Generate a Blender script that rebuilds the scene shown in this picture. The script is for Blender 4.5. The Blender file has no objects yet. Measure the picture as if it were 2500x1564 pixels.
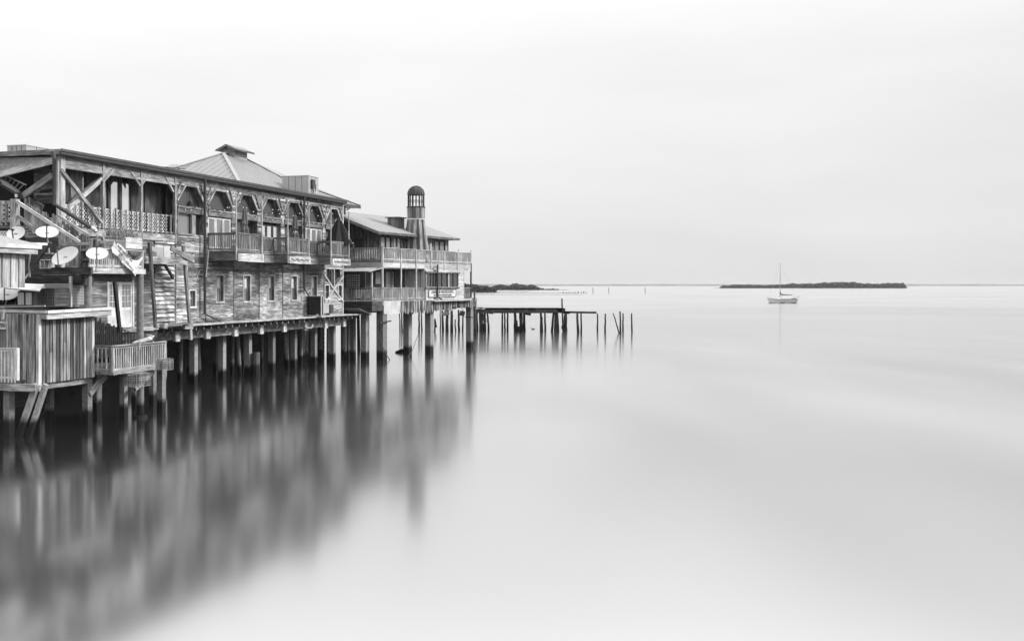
import bpy, math, random
from math import sin, cos, pi, radians, sqrt
from mathutils import Vector, Matrix, noise as mnoise
rnd = random.Random(7)
sc = bpy.context.scene
col = sc.collection

# ------------------------------------------------------------------ camera
CAMZ = 6.0
cam_d = bpy.data.cameras.new('camera'); cam = bpy.data.objects.new('camera', cam_d); col.objects.link(cam)
cam.location = (0, 0, CAMZ); cam.rotation_euler = (pi/2, 0, 0)
cam_d.sensor_width = 36; cam_d.lens = 36; cam_d.shift_y = -0.0352
cam_d.clip_start = 0.5; cam_d.clip_end = 30000
sc.camera = cam
# ------------------------------------------------------------------ world + sun
SUN_DIR = Vector((0.84, 0.14, 0.62)).normalized()
world = bpy.data.worlds.new('World'); sc.world = world; world.use_nodes = True
nt = world.node_tree; nt.nodes.clear()
def N(t, tp, **kw):
    n = t.nodes.new(tp)
    for k, v in kw.items(): setattr(n, k, v)
    return n
def math_(t, op, a, b=None, c=None, clamp=False):
    n = N(t, 'ShaderNodeMath', operation=op); n.use_clamp = clamp
    for i, v in enumerate((a, b, c)):
        if v is None: continue
        if hasattr(v, 'links'): t.links.new(v, n.inputs[i])
        else: n.inputs[i].default_value = v
    return n.outputs[0]
def mrange(t, v, a, b, c, d, smooth=False):
    n = N(t, 'ShaderNodeMapRange'); n.clamp = True
    if smooth: n.interpolation_type = 'SMOOTHSTEP'
    t.links.new(v, n.inputs[0])
    for i, x in enumerate((a, b, c, d)): n.inputs[i+1].default_value = x
    return n.outputs[0]
out = N(nt, 'ShaderNodeOutputWorld'); bg = N(nt, 'ShaderNodeBackground')
tc = N(nt, 'ShaderNodeTexCoord'); sep = N(nt, 'ShaderNodeSeparateXYZ'); nt.links.new(tc.outputs['Generated'], sep.inputs[0])
sky = N(nt, 'ShaderNodeTexSky', sky_type='NISHITA'); sky.sun_disc = False
sky.sun_elevation = math.asin(SUN_DIR.z); sky.sun_rotation = math.atan2(SUN_DIR.x, SUN_DIR.y)
sky.dust_density = 6.0; sky.air_density = 1.0
bw = N(nt, 'ShaderNodeRGBToBW'); nt.links.new(sky.outputs[0], bw.inputs[0])
nis = math_(nt, 'MINIMUM', bw.outputs[0], 12.0)
elev = mrange(nt, sep.outputs[2], 0.0, 0.24, 0.0, 1.0)
elev2 = math_(nt, 'POWER', elev, 0.62)
mp = N(nt, 'ShaderNodeMapping'); mp.inputs['Scale'].default_value = (1.0, 1.0, 5.0)
nt.links.new(tc.outputs['Generated'], mp.inputs[0])
cn = N(nt, 'ShaderNodeTexNoise'); cn.inputs['Scale'].default_value = 2.2; cn.inputs['Detail'].default_value = 3; cn.inputs['Roughness'].default_value = 0.5
nt.links.new(mp.outputs[0], cn.inputs['Vector'])
v = math_(nt, 'MULTIPLY_ADD', sep.outputs[0], -0.25, 7.75)
v = math_(nt, 'MULTIPLY_ADD', elev2, 1.5, v)
high = mrange(nt, sep.outputs[2], 0.2, 0.5, 0.0, 1.0, True)
v = math_(nt, 'MULTIPLY_ADD', high, 7.5, v)
v = math_(nt, 'MULTIPLY_ADD', sep.outputs[0], -1.1, v)
cl = math_(nt, 'SUBTRACT', cn.outputs['Fac'], 0.5)
v = math_(nt, 'MULTIPLY_ADD', cl, 2.3, v)
v = math_(nt, 'MULTIPLY_ADD', nis, 0.02, v)
nt.links.new(v, bg.inputs['Color']); bg.inputs['Strength'].default_value = 0.1
nt.links.new(bg.outputs[0], out.inputs[0])
sd = bpy.data.lights.new('sun', 'SUN'); sd.energy = 3.5; sd.angle = radians(12); sd.color = (1, 1, 1)
sun = bpy.data.objects.new('sun', sd); col.objects.link(sun)
sun.rotation_euler = (-SUN_DIR).to_track_quat('-Z', 'Y').to_euler()
sc.view_settings.view_transform = 'Standard'; sc.view_settings.look = 'None'
sc.view_settings.exposure = 0.0; sc.view_settings.gamma = 1.0
sc.cycles.use_denoising = True
sc.cycles.max_bounces = 8; sc.cycles.volume_bounces = 1
sc.cycles.caustics_reflective = False; sc.cycles.caustics_refractive = False

# ------------------------------------------------------------------ materials
def new_mat(name):
    m = bpy.data.materials.new(name); m.use_nodes = True
    t = m.node_tree; t.nodes.clear()
    o = N(t, 'ShaderNodeOutputMaterial'); b = N(t, 'ShaderNodeBsdfPrincipled')
    t.links.new(b.outputs[0], o.inputs[0])
    return m, t, b
def grey_wood(name, base, streak=0.5, patch=0.35, tone=0.6, rough=0.85, us=1.3, vs=22, bump=0.3, grime=0.0, lo=0.012, hi=0.85):
    """weathered timber: grain streaks run along the U direction of every board, each board has its own tone"""
    m, t, b = new_mat(name)
    uv = N(t, 'ShaderNodeUVMap'); uv.uv_map = 'UVMap'
    mp = N(t, 'ShaderNodeMapping'); mp.inputs['Scale'].default_value = (us, vs, 1); t.links.new(uv.outputs[0], mp.inputs[0])
    n1 = N(t, 'ShaderNodeTexNoise'); n1.inputs['Scale'].default_value = 1; n1.inputs['Detail'].default_value = 5; n1.inputs['Roughness'].default_value = .7
    t.links.new(mp.outputs[0], n1.inputs['Vector'])
    mp2 = N(t, 'ShaderNodeMapping'); mp2.inputs['Scale'].default_value = (us*.9, vs*.18, 1); t.links.new(uv.outputs[0], mp2.inputs[0])
    n2 = N(t, 'ShaderNodeTexNoise'); n2.inputs['Scale'].default_value = 1; n2.inputs['Detail'].default_value = 3
    t.links.new(mp2.outputs[0], n2.inputs['Vector'])
    ge = N(t, 'ShaderNodeNewGeometry')
    n3 = N(t, 'ShaderNodeTexNoise'); n3.inputs['Scale'].default_value = .55; n3.inputs['Detail'].default_value = 4; n3.inputs['Roughness'].default_value = .65
    t.links.new(ge.outputs['Position'], n3.inputs['Vector'])
    at = N(t, 'ShaderNodeAttribute'); at.attribute_name = 'tone'
    k = mrange(t, n1.outputs['Fac'], .36, .64, 1-min(.92, streak*1.35), 1+streak*1.35)
    k2 = mrange(t, n2.outputs['Fac'], .36, .64, 1-patch, 1+patch)
    k3 = mrange(t, n3.outputs['Fac'], .35, .65, 1-patch*.8, 1+patch*.8)
    k4 = mrange(t, at.outputs['Fac'], 0, 1, 1-tone, 1+tone)
    x = math_(t, 'MULTIPLY', k, k2); x = math_(t, 'MULTIPLY', x, k3); x = math_(t, 'MULTIPLY', x, k4)
    x = math_(t, 'MULTIPLY', x, base*.82); x = math_(t, 'MAXIMUM', x, lo); x = math_(t, 'MINIMUM', x, hi)
    t.links.new(x, b.inputs['Base Color']); b.inputs['Roughness'].default_value = rough
    b.inputs['Specular IOR Level'].default_value = .25
    bp = N(t, 'ShaderNodeBump'); bp.inputs['Strength'].default_value = bump; bp.inputs['Distance'].default_value = .02
    t.links.new(n1.outputs['Fac'], bp.inputs['Height']); t.links.new(bp.outputs[0], b.inputs['Normal'])
    return m
def mottled(name, base, var=.3, scale=6, rough=.8, metal=0.0, spec=.3, bump=.15, tone=0.0):
    m, t, b = new_mat(name)
    ge = N(t, 'ShaderNodeTexCoord')
    n = N(t, 'ShaderNodeTexNoise'); n.inputs['Scale'].default_value = scale; n.inputs['Detail'].default_value = 6; n.inputs['Roughness'].default_value = .65
    t.links.new(ge.outputs['Object'], n.inputs['Vector'])
    x = mrange(t, n.outputs['Fac'], .3, .7, base*(1-var), base*(1+var))
    if tone:
        at = N(t, 'ShaderNodeAttribute'); at.attribute_name = 'tone'
        x = math_(t, 'MULTIPLY', x, mrange(t, at.outputs['Fac'], 0, 1, 1-tone, 1+tone))
    t.links.new(x, b.inputs['Base Color']); b.inputs['Roughness'].default_value = rough
    b.inputs['Metallic'].default_value = metal; b.inputs['Specular IOR Level'].default_value = spec
    bp = N(t, 'ShaderNodeBump'); bp.inputs['Strength'].default_value = bump; bp.inputs['Distance'].default_value = .01
    t.links.new(n.outputs['Fac'], bp.inputs['Height']); t.links.new(bp.outputs[0], b.inputs['Normal'])
    return m
def tidal(name, base, wet=.015, zt=.67, var=.3, scale=9):
    """concrete or timber piling whose foot is stained by the tide up to height zt"""
    m, t, b = new_mat(name)
    ge = N(t, 'ShaderNodeNewGeometry'); sp = N(t, 'ShaderNodeSeparateXYZ'); t.links.new(ge.outputs['Position'], sp.inputs[0])
    n = N(t, 'ShaderNodeTexNoise'); n.inputs['Scale'].default_value = scale; n.inputs['Detail'].default_value = 6; n.inputs['Roughness'].default_value = .7
    t.links.new(ge.outputs['Position'], n.inputs['Vector'])
    h = math_(t, 'MULTIPLY_ADD', n.outputs['Fac'], .35, sp.outputs[2])
    f = mrange(t, h, zt, zt+.38, 0, 1, True)
    at = N(t, 'ShaderNodeAttribute'); at.attribute_name = 'tone'
    x = mrange(t, n.outputs['Fac'], .3, .7, base*(1-var), base*(1+var))
    x = math_(t, 'MULTIPLY', x, mrange(t, at.outputs['Fac'], 0, 1, .7, 1.3))
    mx = N(t, 'ShaderNodeMix'); mx.data_type = 'FLOAT'
    t.links.new(f, mx.inputs[0]); mx.inputs[2].default_value = wet; t.links.new(x, mx.inputs[3])
    t.links.new(mx.outputs[0], b.inputs['Base Color']); b.inputs['Roughness'].default_value = .85; b.inputs['Specular IOR Level'].default_value = .2
    bp = N(t, 'ShaderNodeBump'); bp.inputs['Strength'].default_value = .4; bp.inputs['Distance'].default_value = .02
    t.links.new(n.outputs['Fac'], bp.inputs['Height']); t.links.new(bp.outputs[0], b.inputs['Normal'])
    return m
def glassy(name, base, refl, rough=.03):
    m, t, b = new_mat(name)
    t.nodes.remove(b); o = [n for n in t.nodes if n.type == 'OUTPUT_MATERIAL'][0]
    d = N(t, 'ShaderNodeBsdfDiffuse'); d.inputs[0].default_value = (base, base, base, 1)
    g = N(t, 'ShaderNodeBsdfGlossy'); g.inputs[0].default_value = (.9, .9, .9, 1); g.inputs['Roughness'].default_value = rough
    mx = N(t, 'ShaderNodeMixShader'); mx.inputs[0].default_value = refl
    t.links.new(d.outputs[0], mx.inputs[1]); t.links.new(g.outputs[0], mx.inputs[2]); t.links.new(mx.outputs[0], o.inputs[0])
    return m
M = dict(
    siding=grey_wood('weathered_siding', .33, .58, .32, .78, us=1.6, vs=20),
    siding_pale=grey_wood('whitewashed_siding', .46, .4, .6, .4, us=.8, vs=9, hi=.85),
    wood=grey_wood('weathered_timber', .32, .5, .3, .45),
    wood_mid=grey_wood('grey_timber', .22, .45, .25, .4),
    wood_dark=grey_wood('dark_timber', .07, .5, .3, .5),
    wood_pale=grey_wood('pale_timber', .52, .3, .25, .25),
    plank=grey_wood('shed_plank', .26, .55, .35, .7, us=.7, vs=20),
    plank_pale=grey_wood('pale_plank', .55, .35, .25, .25, us=.7, vs=20),
    plank_dark=grey_wood('dark_plank', .12, .55, .3, .5, us=.8, vs=22),
    ragged=grey_wood('ragged_plank', .22, .5, .3, .85, us=.8, vs=20),
    white=grey_wood('peeling_white_paint', .78, .12, .15, .1, us=2, vs=8, bump=.1),
    whitebuild=grey_wood('white_painted_boards', .62, .14, .14, .22, us=1, vs=10, bump=.1),
    lattice=grey_wood('lattice_paint', .9, .15, .15, .2),
    fascia=mottled('dark_gutter', .07, .3, 3, .5),
    roof_metal=mottled('metal_roofing', .26, .1, 2, .5, 0.0, .4, .05, tone=.6),
    shingle=mottled('asphalt_shingle', .26, .22, 14, .95, tone=.15),
    shingle_grey=mottled('grey_shingle', .3, .4, 9, .95, tone=.3),
    tar=mottled('tar_roofing', .12, .6, 12, .9),
    steel=mottled('painted_steel', .38, .12, 3, .45, 0, .4, .03),
    steel_white=mottled('white_steel', .56, .08, 4, .4, 0, .5, .02),
    steel_dark=mottled('dark_steel', .045, .4, 5, .5),
    black=mottled('black_fabric', .018, .4, 8, .9),
    cloth=mottled('grey_fabric', .12, .5, 8, .9),
    cloth_white=mottled('white_vinyl', .66, .06, 3, .5),
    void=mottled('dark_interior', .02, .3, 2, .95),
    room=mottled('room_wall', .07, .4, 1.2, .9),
    screen=glassy('insect_screen', .08, .05, .3),
    pane=glassy('window_glass', .035, .16, .05),
    pane_grey=glassy('curtained_glass', .22, .12, .1),
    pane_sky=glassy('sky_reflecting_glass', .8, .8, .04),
    bulb=mottled('bulb_glass', .85, .05, 3, .2),
    pile=tidal('concrete_piling', .26, .012, .67, .35, 7),
    pile_wood=tidal('timber_piling', .16, .02, .75),
    pile_old=tidal('ruined_piling', .045, .015, .9, .5),
    ruin=grey_wood('ruined_timber', .05, .5, .4, .5),
    mud=mottled('mud_bank', .03, .5, 1.5, .95, bump=.6),
    sand=mottled('sand_bar', .16, .3, .05, .95),
    leaf=mottled('mangrove_foliage', .05, .5, .12, .95, tone=.6),
    leaf_far=mottled('distant_marsh', .16, .3, .02, .95, tone=.3),
    plant=mottled('planter_leaves', .2, .5, 12, .8, tone=.5),
    hull=mottled('boat_gelcoat', .92, .06, 1, .3, 0, .5, 0),
    rope=mottled('old_rope', .12, .4, 20, .95),
    wire=mottled('crab_trap_wire', .32, .5, 20, .8, tone=.6),
    lead=mottled('sign_lettering', .05, .2, 4, .8),
)
# water: a long exposure has smoothed every ripple into a satin mirror
m, t, b = new_mat('calm_water'); t.nodes.remove(b); o = [n for n in t.nodes if n.type == 'OUTPUT_MATERIAL'][0]
g = N(t, 'ShaderNodeBsdfGlossy'); g.inputs['Roughness'].default_value = .13
ge = N(t, 'ShaderNodeNewGeometry')
mp = N(t, 'ShaderNodeMapping'); mp.inputs['Scale'].default_value = (.016, .03, 1); t.links.new(ge.outputs['Position'], mp.inputs[0])
wn = N(t, 'ShaderNodeTexNoise'); wn.inputs['Scale'].default_value = 1; wn.inputs['Detail'].default_value = 2; t.links.new(mp.outputs[0], wn.inputs['Vector'])
sy = N(t, 'ShaderNodeSeparateXYZ'); t.links.new(ge.outputs['Position'], sy.inputs[0])
far = mrange(t, sy.outputs[1], 120, 320, 0, .05)   # open water beyond the pier is ruffled a little more
t.links.new(math_(t, 'ADD', mrange(t, wn.outputs['Fac'], .3, .7, .11, .155), far), g.inputs['Roughness'])
lw = N(t, 'ShaderNodeFresnel'); lw.inputs[0].default_value = 1.33
mpb = N(t, 'ShaderNodeMapping'); mpb.inputs['Scale'].default_value = (.07, .022, 1); mpb.inputs['Location'].default_value = (3.3, 1.7, 0); t.links.new(ge.outputs['Position'], mpb.inputs[0])
wb = N(t, 'ShaderNodeTexNoise'); wb.inputs['Scale'].default_value = 1; wb.inputs['Detail'].default_value = 2; t.links.new(mpb.outputs[0], wb.inputs['Vector'])
t.links.new(math_(t, 'MULTIPLY', mrange(t, lw.outputs[0], .1, .7, .73, .88), math_(t, 'MULTIPLY_ADD', math_(t, 'SUBTRACT', wb.outputs['Fac'], .5), mrange(t, sy.outputs[1], 45, 140, .5, .0), 1.0)), g.inputs['Color'])
d = N(t, 'ShaderNodeBsdfDiffuse'); d.inputs[0].default_value = (.1, .1, .1, 1)
ad = N(t, 'ShaderNodeMixShader'); ad.inputs[0].default_value = .95
t.links.new(d.outputs[0], ad.inputs[1]); t.links.new(g.outputs[0], ad.inputs[2]); t.links.new(ad.outputs[0], o.inputs[0])
M['water'] = m

# ------------------------------------------------------------------ mesh builder
OFF = [(0, 0, 0)]      # base point of the thing being built, in its frame
def V3(p): return Vector(p)
class MB:
    def __init__(s): s.v = []; s.f = []; s.uv = []; s.t = []; s.sm = []
    def face(s, pts, uvs=None, tone=.5, smooth=False):
        i = len(s.v); s.v += [tuple(p) for p in pts]; s.f.append(tuple(range(i, i+len(pts))))
        if uvs is None:
            p = [V3(q) for q in pts]; e = (p[1]-p[0]); L = e.length or 1; e = e/L
            n = (p[1]-p[0]).cross(p[-1]-p[0])
            if n.length < 1e-9: n = Vector((0, 0, 1))
            n.normalize(); w = n.cross(e)
            uvs = [((q-p[0]).dot(e), (q-p[0]).dot(w)) for q in p]
        s.uv += list(uvs); s.t += [tone]*len(pts); s.sm.append(smooth)
    def hexa(s, c, ax=0, tone=None):
        """c: 8 corners, index bits x,y,z; ax = axis of the grain"""
        if tone is None: tone = rnd.random()
        u0, v0 = rnd.random()*40, rnd.random()*40
        F = [(0, 2, 3, 1), (4, 5, 7, 6), (0, 1, 5, 4), (2, 6, 7, 3), (0, 4, 6, 2), (1, 3, 7, 5)]
        bit = 1 << ax
        for f in F:
            P = [V3(c[i]) for i in f]
            # grain direction inside this face
            a = V3(c[bit])-V3(c[0]); a = a.normalized() if a.length > 1e-9 else Vector((1, 0, 0))
            n = (P[1]-P[0]).cross(P[3]-P[0])
            if n.length < 1e-12: n = (P[2]-P[1]).cross(P[3]-P[1])
            if n.length < 1e-12: continue
            n.normalize(); w = n.cross(a)
            if w.length < .1: w = (P[1]-P[0]).normalized(); a2 = n.cross(w)
            else: a2 = a
            s.face(P, [(u0+(p-P[0]).dot(a2), v0+(p-P[0]).dot(w)) for p in P], tone)
    def box(s, x0, x1, y0, y1, z0, z1, ax=None, tone=None):
        if x0 > x1: x0, x1 = x1, x0
        if y0 > y1: y0, y1 = y1, y0
        if z0 > z1: z0, z1 = z1, z0
        if ax is None:
            d = (x1-x0, y1-y0, z1-z0); ax = d.index(max(d))
        c = [((x0, x1)[i & 1], (y0, y1)[i >> 1 & 1], (z0, z1)[i >> 2 & 1]) for i in range(8)]
        s.hexa(c, ax, tone)
    def bar(s, p, q, w, h, up=(0, 0, 1), tone=None, w2=None, h2=None):
        p, q = V3(p), V3(q); a = (q-p).normalized(); up = V3(up)
        if abs(a.dot(up)) > .98: up = Vector((0, 1, 0)) if abs(a.y) < .9 else Vector((1, 0, 0))
        sd_ = a.cross(up).normalized(); u = sd_.cross(a).normalized()
        w2 = w if w2 is None else w2; h2 = h if h2 is None else h2
        c = []
        for i in range(8):
            e = q if i & 1 else p; ww, hh = (w2, h2) if i & 1 else (w, h)
            c.append(e + sd_*(-ww/2 if i >> 1 & 1 else ww/2) + u*(hh/2 if i >> 2 & 1 else -hh/2))
        s.hexa(c, 0, tone)
    def tube(s, pts, r, n=8, r2=None, caps=True, tone=None, smooth=True, flat=None):
        if tone is None: tone = rnd.random()
        pts = [V3(p) for p in pts]; rings = []; L = 0; u0 = rnd.random()*30
        for i, p in enumerate(pts):
            a = (pts[min(i+1, len(pts)-1)]-pts[max(i-1, 0)]).normalized()
            up = Vector((0, 0, 1)) if abs(a.z) < .95 else Vector((0, 1, 0))
            x = a.cross(up).normalized(); y = x.cross(a).normalized()
            k = i/(len(pts)-1); rr = r if r2 is None else r+(r2-r)*k
            if i: L += (p-pts[i-1]).length
            rings.append(([p+x*rr*cos(2*pi*j/n)+y*rr*sin(2*pi*j/n) for j in range(n)], L))
        for (A, la), (B, lb) in zip(rings, rings[1:]):
            for j in range(n):
                k = (j+1) % n; w = 2*pi*r/n
                s.face([A[j], A[k], B[k], B[j]], [(u0+la, j*w), (u0+la, j*w+w), (u0+lb, j*w+w), (u0+lb, j*w)], tone, smooth)
        if caps:
            s.face(list(reversed(rings[0][0])), None, tone); s.face(rings[-1][0], None, tone)
    def lathe(s, prof, c, n=24, smooth=True, tones=None):
        """prof [(r,z)...] around a vertical axis at c; grain runs up"""
        cx, cy = c; L = 0
        for (r0, z0), (r1, z1) in zip(prof, prof[1:]):
            dl = sqrt((r1-r0)**2+(z1-z0)**2)
            for j in range(n):
                a0, a1 = 2*pi*j/n, 2*pi*(j+1)/n
                P = [(cx+r0*cos(a0), cy+r0*sin(a0), z0), (cx+r0*cos(a1), cy+r0*sin(a1), z0), (cx+r1*cos(a1), cy+r1*sin(a1), z1), (cx+r1*cos(a0), cy+r1*sin(a0), z1)]
                t_ = tones[j] if tones else .5
                w = .3*j
                if r1 < 1e-6: P = P[:3]
                elif r0 < 1e-6: P = [P[0], P[2], P[3]]
                uv = [(L, w), (L, w+.3), (L+dl, w+.3), (L+dl, w)]
                if len(P) == 3: uv = uv[:3]
                s.face(P, uv, t_, smooth)
            L += dl
    def prism(s, poly, off, tone=None, ax=None):
        """poly: 3D points (planar); off: extrusion vector. ax: grain direction vector"""
        if tone is None: tone = rnd.random()
        A = [V3(p) for p in poly]; off = V3(off); B = [p+off for p in A]
        def uvf(P):
            if ax is None: return None
            a = V3(ax).normalized(); n = (P[1]-P[0]).cross(P[2]-P[0])
            if n.length < 1e-12: return None
            n.normalize(); a = a-n*a.dot(n)
            if a.length < .1: return None
            a.normalize(); w = n.cross(a)
            return [(p.dot(a), p.dot(w)) for p in P]
        s.face(A, uvf(A), tone); R = list(reversed(B)); s.face(R, uvf(R), tone)
        for i in range(len(A)):
            j = (i+1) % len(A); P = [A[j], A[i], B[i], B[j]]; s.face(P, uvf(P), tone)
    def build(s, name, mat, parent=None, loc=None, rotz=0):
        o0 = OFF[0]
        me = bpy.data.meshes.new(name); me.from_pydata([(p[0]-o0[0], p[1]-o0[1], p[2]-o0[2]) for p in s.v], [], s.f)
        ul = me.uv_layers.new(name='UVMap'); flat = [x for p in s.uv for x in p]; ul.data.foreach_set('uv', flat)
        at = me.attributes.new('tone', 'FLOAT', 'CORNER'); at.data.foreach_set('value', s.t)
        me.polygons.foreach_set('use_smooth', s.sm)
        me.materials.append(M[mat] if isinstance(mat, str) else mat); me.update()
        ob = bpy.data.objects.new(name, me); col.objects.link(ob)
        if parent is not None: ob.parent = parent
        if loc: ob.location = loc
        if rotz: ob.rotation_euler[2] = rotz
        return ob
def tag(o, label=None, cat=None, group=None, kind=None):
    if label: o['label'] = label
    if cat: o['category'] = cat
    if group: o['group'] = group
    if kind: o['kind'] = kind
    return o
def empty(name, loc=(0, 0, 0), rz=0, label=None, cat=None, group=None, kind=None):
    o = bpy.data.objects.new(name, None); col.objects.link(o); o.location = loc; o.rotation_euler[2] = rz
    o.empty_display_size = .3
    return tag(o, label, cat, group, kind)
def copy_tree(o, parent=None):
    kids = [c for c in bpy.data.objects if c.parent == o]
    c = o.copy(); col.objects.link(c); c.parent = parent
    for k in kids: copy_tree(k, c)
    return c

# pixel measurements (taken on enlargements of the photograph) -> points on the real planes of the buildings
def A(x, y): return (x/5.371, 340+y/5.371)
def B(x, y): return (x/5.371, 540+y/5.371)
def Cc(x, y): return (x/4.087, 720+y/4.087)
def D(x, y): return (400+x/4.834, 340+y/4.834)
def E(x, y): return (400+x/4.834, 560+y/4.834)
def Fc(x, y): return (400+x/4.834, 740+y/4.834)
def G(x, y): return (800+x/6.36, 430+y/6.36)
def H(x, y): return (800+x/6.36, 600+y/6.36)
def I(x, y): return (820+x/6.36, 720+y/6.36)
def J(x, y): return (1130+x/5.371, 670+y/5.371)
def K(x, y): return (1700+x/4.028, 620+y/4.028)
def P_(x, y): return (x/10.078, 470+y/10.078)
def Q(x, y): return (x/8.896, 590+y/8.896)
def R(x, y): return (220+x/6.873, 740+y/6.873)
def S(x, y): return (240+x/11.63, 560+y/11.63)
class Frame:
    def __init__(s, ox, oy, th):
        s.o = (ox, oy); s.th = th; s.ex = (sin(th), cos(th)); s.ey = (-cos(th), sin(th)); s.rz = pi/2-th
    def hy(s, p, yl):
        u = (p[0]-1250)/2500; w = (694-p[1])/2500
        Y = (yl+s.o[0]*s.ey[0]+s.o[1]*s.ey[1])/(u*s.ey[0]+s.ey[1]); X = u*Y
        return ((X-s.o[0])*s.ex[0]+(Y-s.o[1])*s.ex[1], CAMZ+w*Y)
    def hx(s, p, xl):
        u = (p[0]-1250)/2500; w = (694-p[1])/2500
        Y = (xl+s.o[0]*s.ex[0]+s.o[1]*s.ex[1])/(u*s.ex[0]+s.ex[1]); X = u*Y
        return ((X-s.o[0])*s.ey[0]+(Y-s.o[1])*s.ey[1], CAMZ+w*Y)
    def hy3(s, p, yl): a, z = s.hy(p, yl); return (a, yl, z)
    def hx3(s, p, xl): a, z = s.hx(p, xl); return (xl, a, z)
    def empty(s, name, at=(0, 0, 0), **kw):
        w = (s.o[0]+at[0]*s.ex[0]+at[1]*s.ey[0], s.o[1]+at[0]*s.ex[1]+at[1]*s.ey[1], at[2])
        return empty(name, w, s.rz, **kw)
F1 = Frame(-21.80, 49.35, math.atan(.2956))
F2 = Frame(-10.34, 81.7, math.atan(.468))
W = Frame(0, 0, pi/2)
def thing(F, name, at, label=None, cat=None, group=None):
    OFF[0] = at; return F.empty(name, at, label=label, cat=cat, group=group)
def solo(F, mb, name, mat, at, label=None, cat=None, group=None, kind=None):
    OFF[0] = at; o = mb.build(name, mat)
    o.location = (F.o[0]+at[0]*F.ex[0]+at[1]*F.ey[0], F.o[1]+at[0]*F.ex[1]+at[1]*F.ey[1], at[2]); o.rotation_euler[2] = F.rz
    return tag(o, label, cat, group, kind)

def span_at(poly, b):
    xs = []
    n = len(poly)
    for i in range(n):
        (a0, b0), (a1, b1) = poly[i], poly[(i+1) % n]
        if (b0-b)*(b1-b) < 0: xs.append(a0+(a1-a0)*(b-b0)/(b1-b0))
    return (min(xs), max(xs)) if len(xs) >= 2 else None
def board_wall(mb, a0, a1, b0, b1, holes, pitch, place, lap=.03, seg=(2., 4.5), flip=False, tonef=None, joints=None, jit=0.0):
    """boards laid along a, stacked along b, cut round convex holes; every board is a real lapped plank with its own tone"""
    b = b0; k = 0
    while b < b1-1e-6:
        bt = min(b+pitch, b1)
        cuts = sorted({b, bt} | {q for h in holes for _, q in h if b+1e-4 < q < bt-1e-4})
        js = []
        if joints: js = [j for j in joints if a0 < j < a1]
        x = a0+rnd.random()*seg[1]
        while x < a1: js.append(x); x += rnd.uniform(*seg)
        js = [a0-1]+sorted(js)+[a1+1]
        tones = [(tonef((js[i]+js[i+1])/2, b) if tonef else rnd.random()) for i in range(len(js)-1)]
        us = rnd.random()*50; vs = rnd.random()*50
        for ci in range(len(cuts)-1):
            c0, c1 = cuts[ci], cuts[ci+1]; e = (c1-c0)*.001
            gaps = []
            for h in holes:
                g0, g1 = span_at(h, c0+e), span_at(h, c1-e)
                if g0 and g1: gaps.append((g0, g1))
            gaps.sort()
            xs = [((a0, a0))]; spans = []; cur = (a0, a0)
            for g0, g1 in gaps:
                spans.append((cur, (g0[0], g1[0]))); cur = (g0[1], g1[1])
            spans.append((cur, (a1, a1)))
            for L_, R_ in spans:
                if R_[0]-L_[0] < 1e-3 and R_[1]-L_[1] < 1e-3: continue
                for ji in range(len(js)-1):
                    s0, s1 = js[ji], js[ji+1]
                    lo0, lo1 = max(L_[0], s0), max(L_[1], s0); hi0, hi1 = min(R_[0], s1), min(R_[1], s1)
                    if hi0 < lo0: hi0 = lo0
                    if hi1 < lo1: hi1 = lo1
                    if hi0-lo0 < 1e-4 and hi1-lo1 < 1e-4: continue
                    o0 = lap*(1-(c0-b)/pitch); o1 = lap*(1-(c1-b)/pitch); g = .003
                    pts = [place(lo0+g, c0, o0), place(hi0-g, c0, o0), place(hi1-g, c1, o1), place(lo1+g, c1, o1)]
                    uv = [(us+lo0, vs), (us+hi0, vs), (us+hi1, vs+c1-c0), (us+lo1, vs+c1-c0)]
                    uv = [(u_, vs+(q_)) for (u_, _), q_ in zip(uv, (c0-b, c0-b, c1-b, c1-b))]
                    if flip: pts.reverse(); uv.reverse()
                    mb.face(pts, uv, tones[ji])
                    if ci == 0 or True:
                        if c0 == b:
                            pl = [place(lo0+g, c0, -.01), place(hi0-g, c0, -.01), place(hi0-g, c0, o0), place(lo0+g, c0, o0)]
                            if flip: pl.reverse()
                            mb.face(pl, [(us+lo0, vs), (us+hi0, vs), (us+hi0, vs+.03), (us+lo0, vs+.03)], tones[ji])
        b = bt; k += 1
def reveal(mb, poly, place, depth, tone=.4):
    n = len(poly)
    for i in range(n):
        (a0, b0), (a1, b1) = poly[i], poly[(i+1) % n]
        mb.face([place(a0, b0, .0), place(a1, b1, .0), place(a1, b1, -depth), place(a0, b0, -depth)], None, tone)
def rect(a0, a1, b0, b1): return [(a0, b0), (a1, b0), (a1, b1), (a0, b1)]

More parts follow.
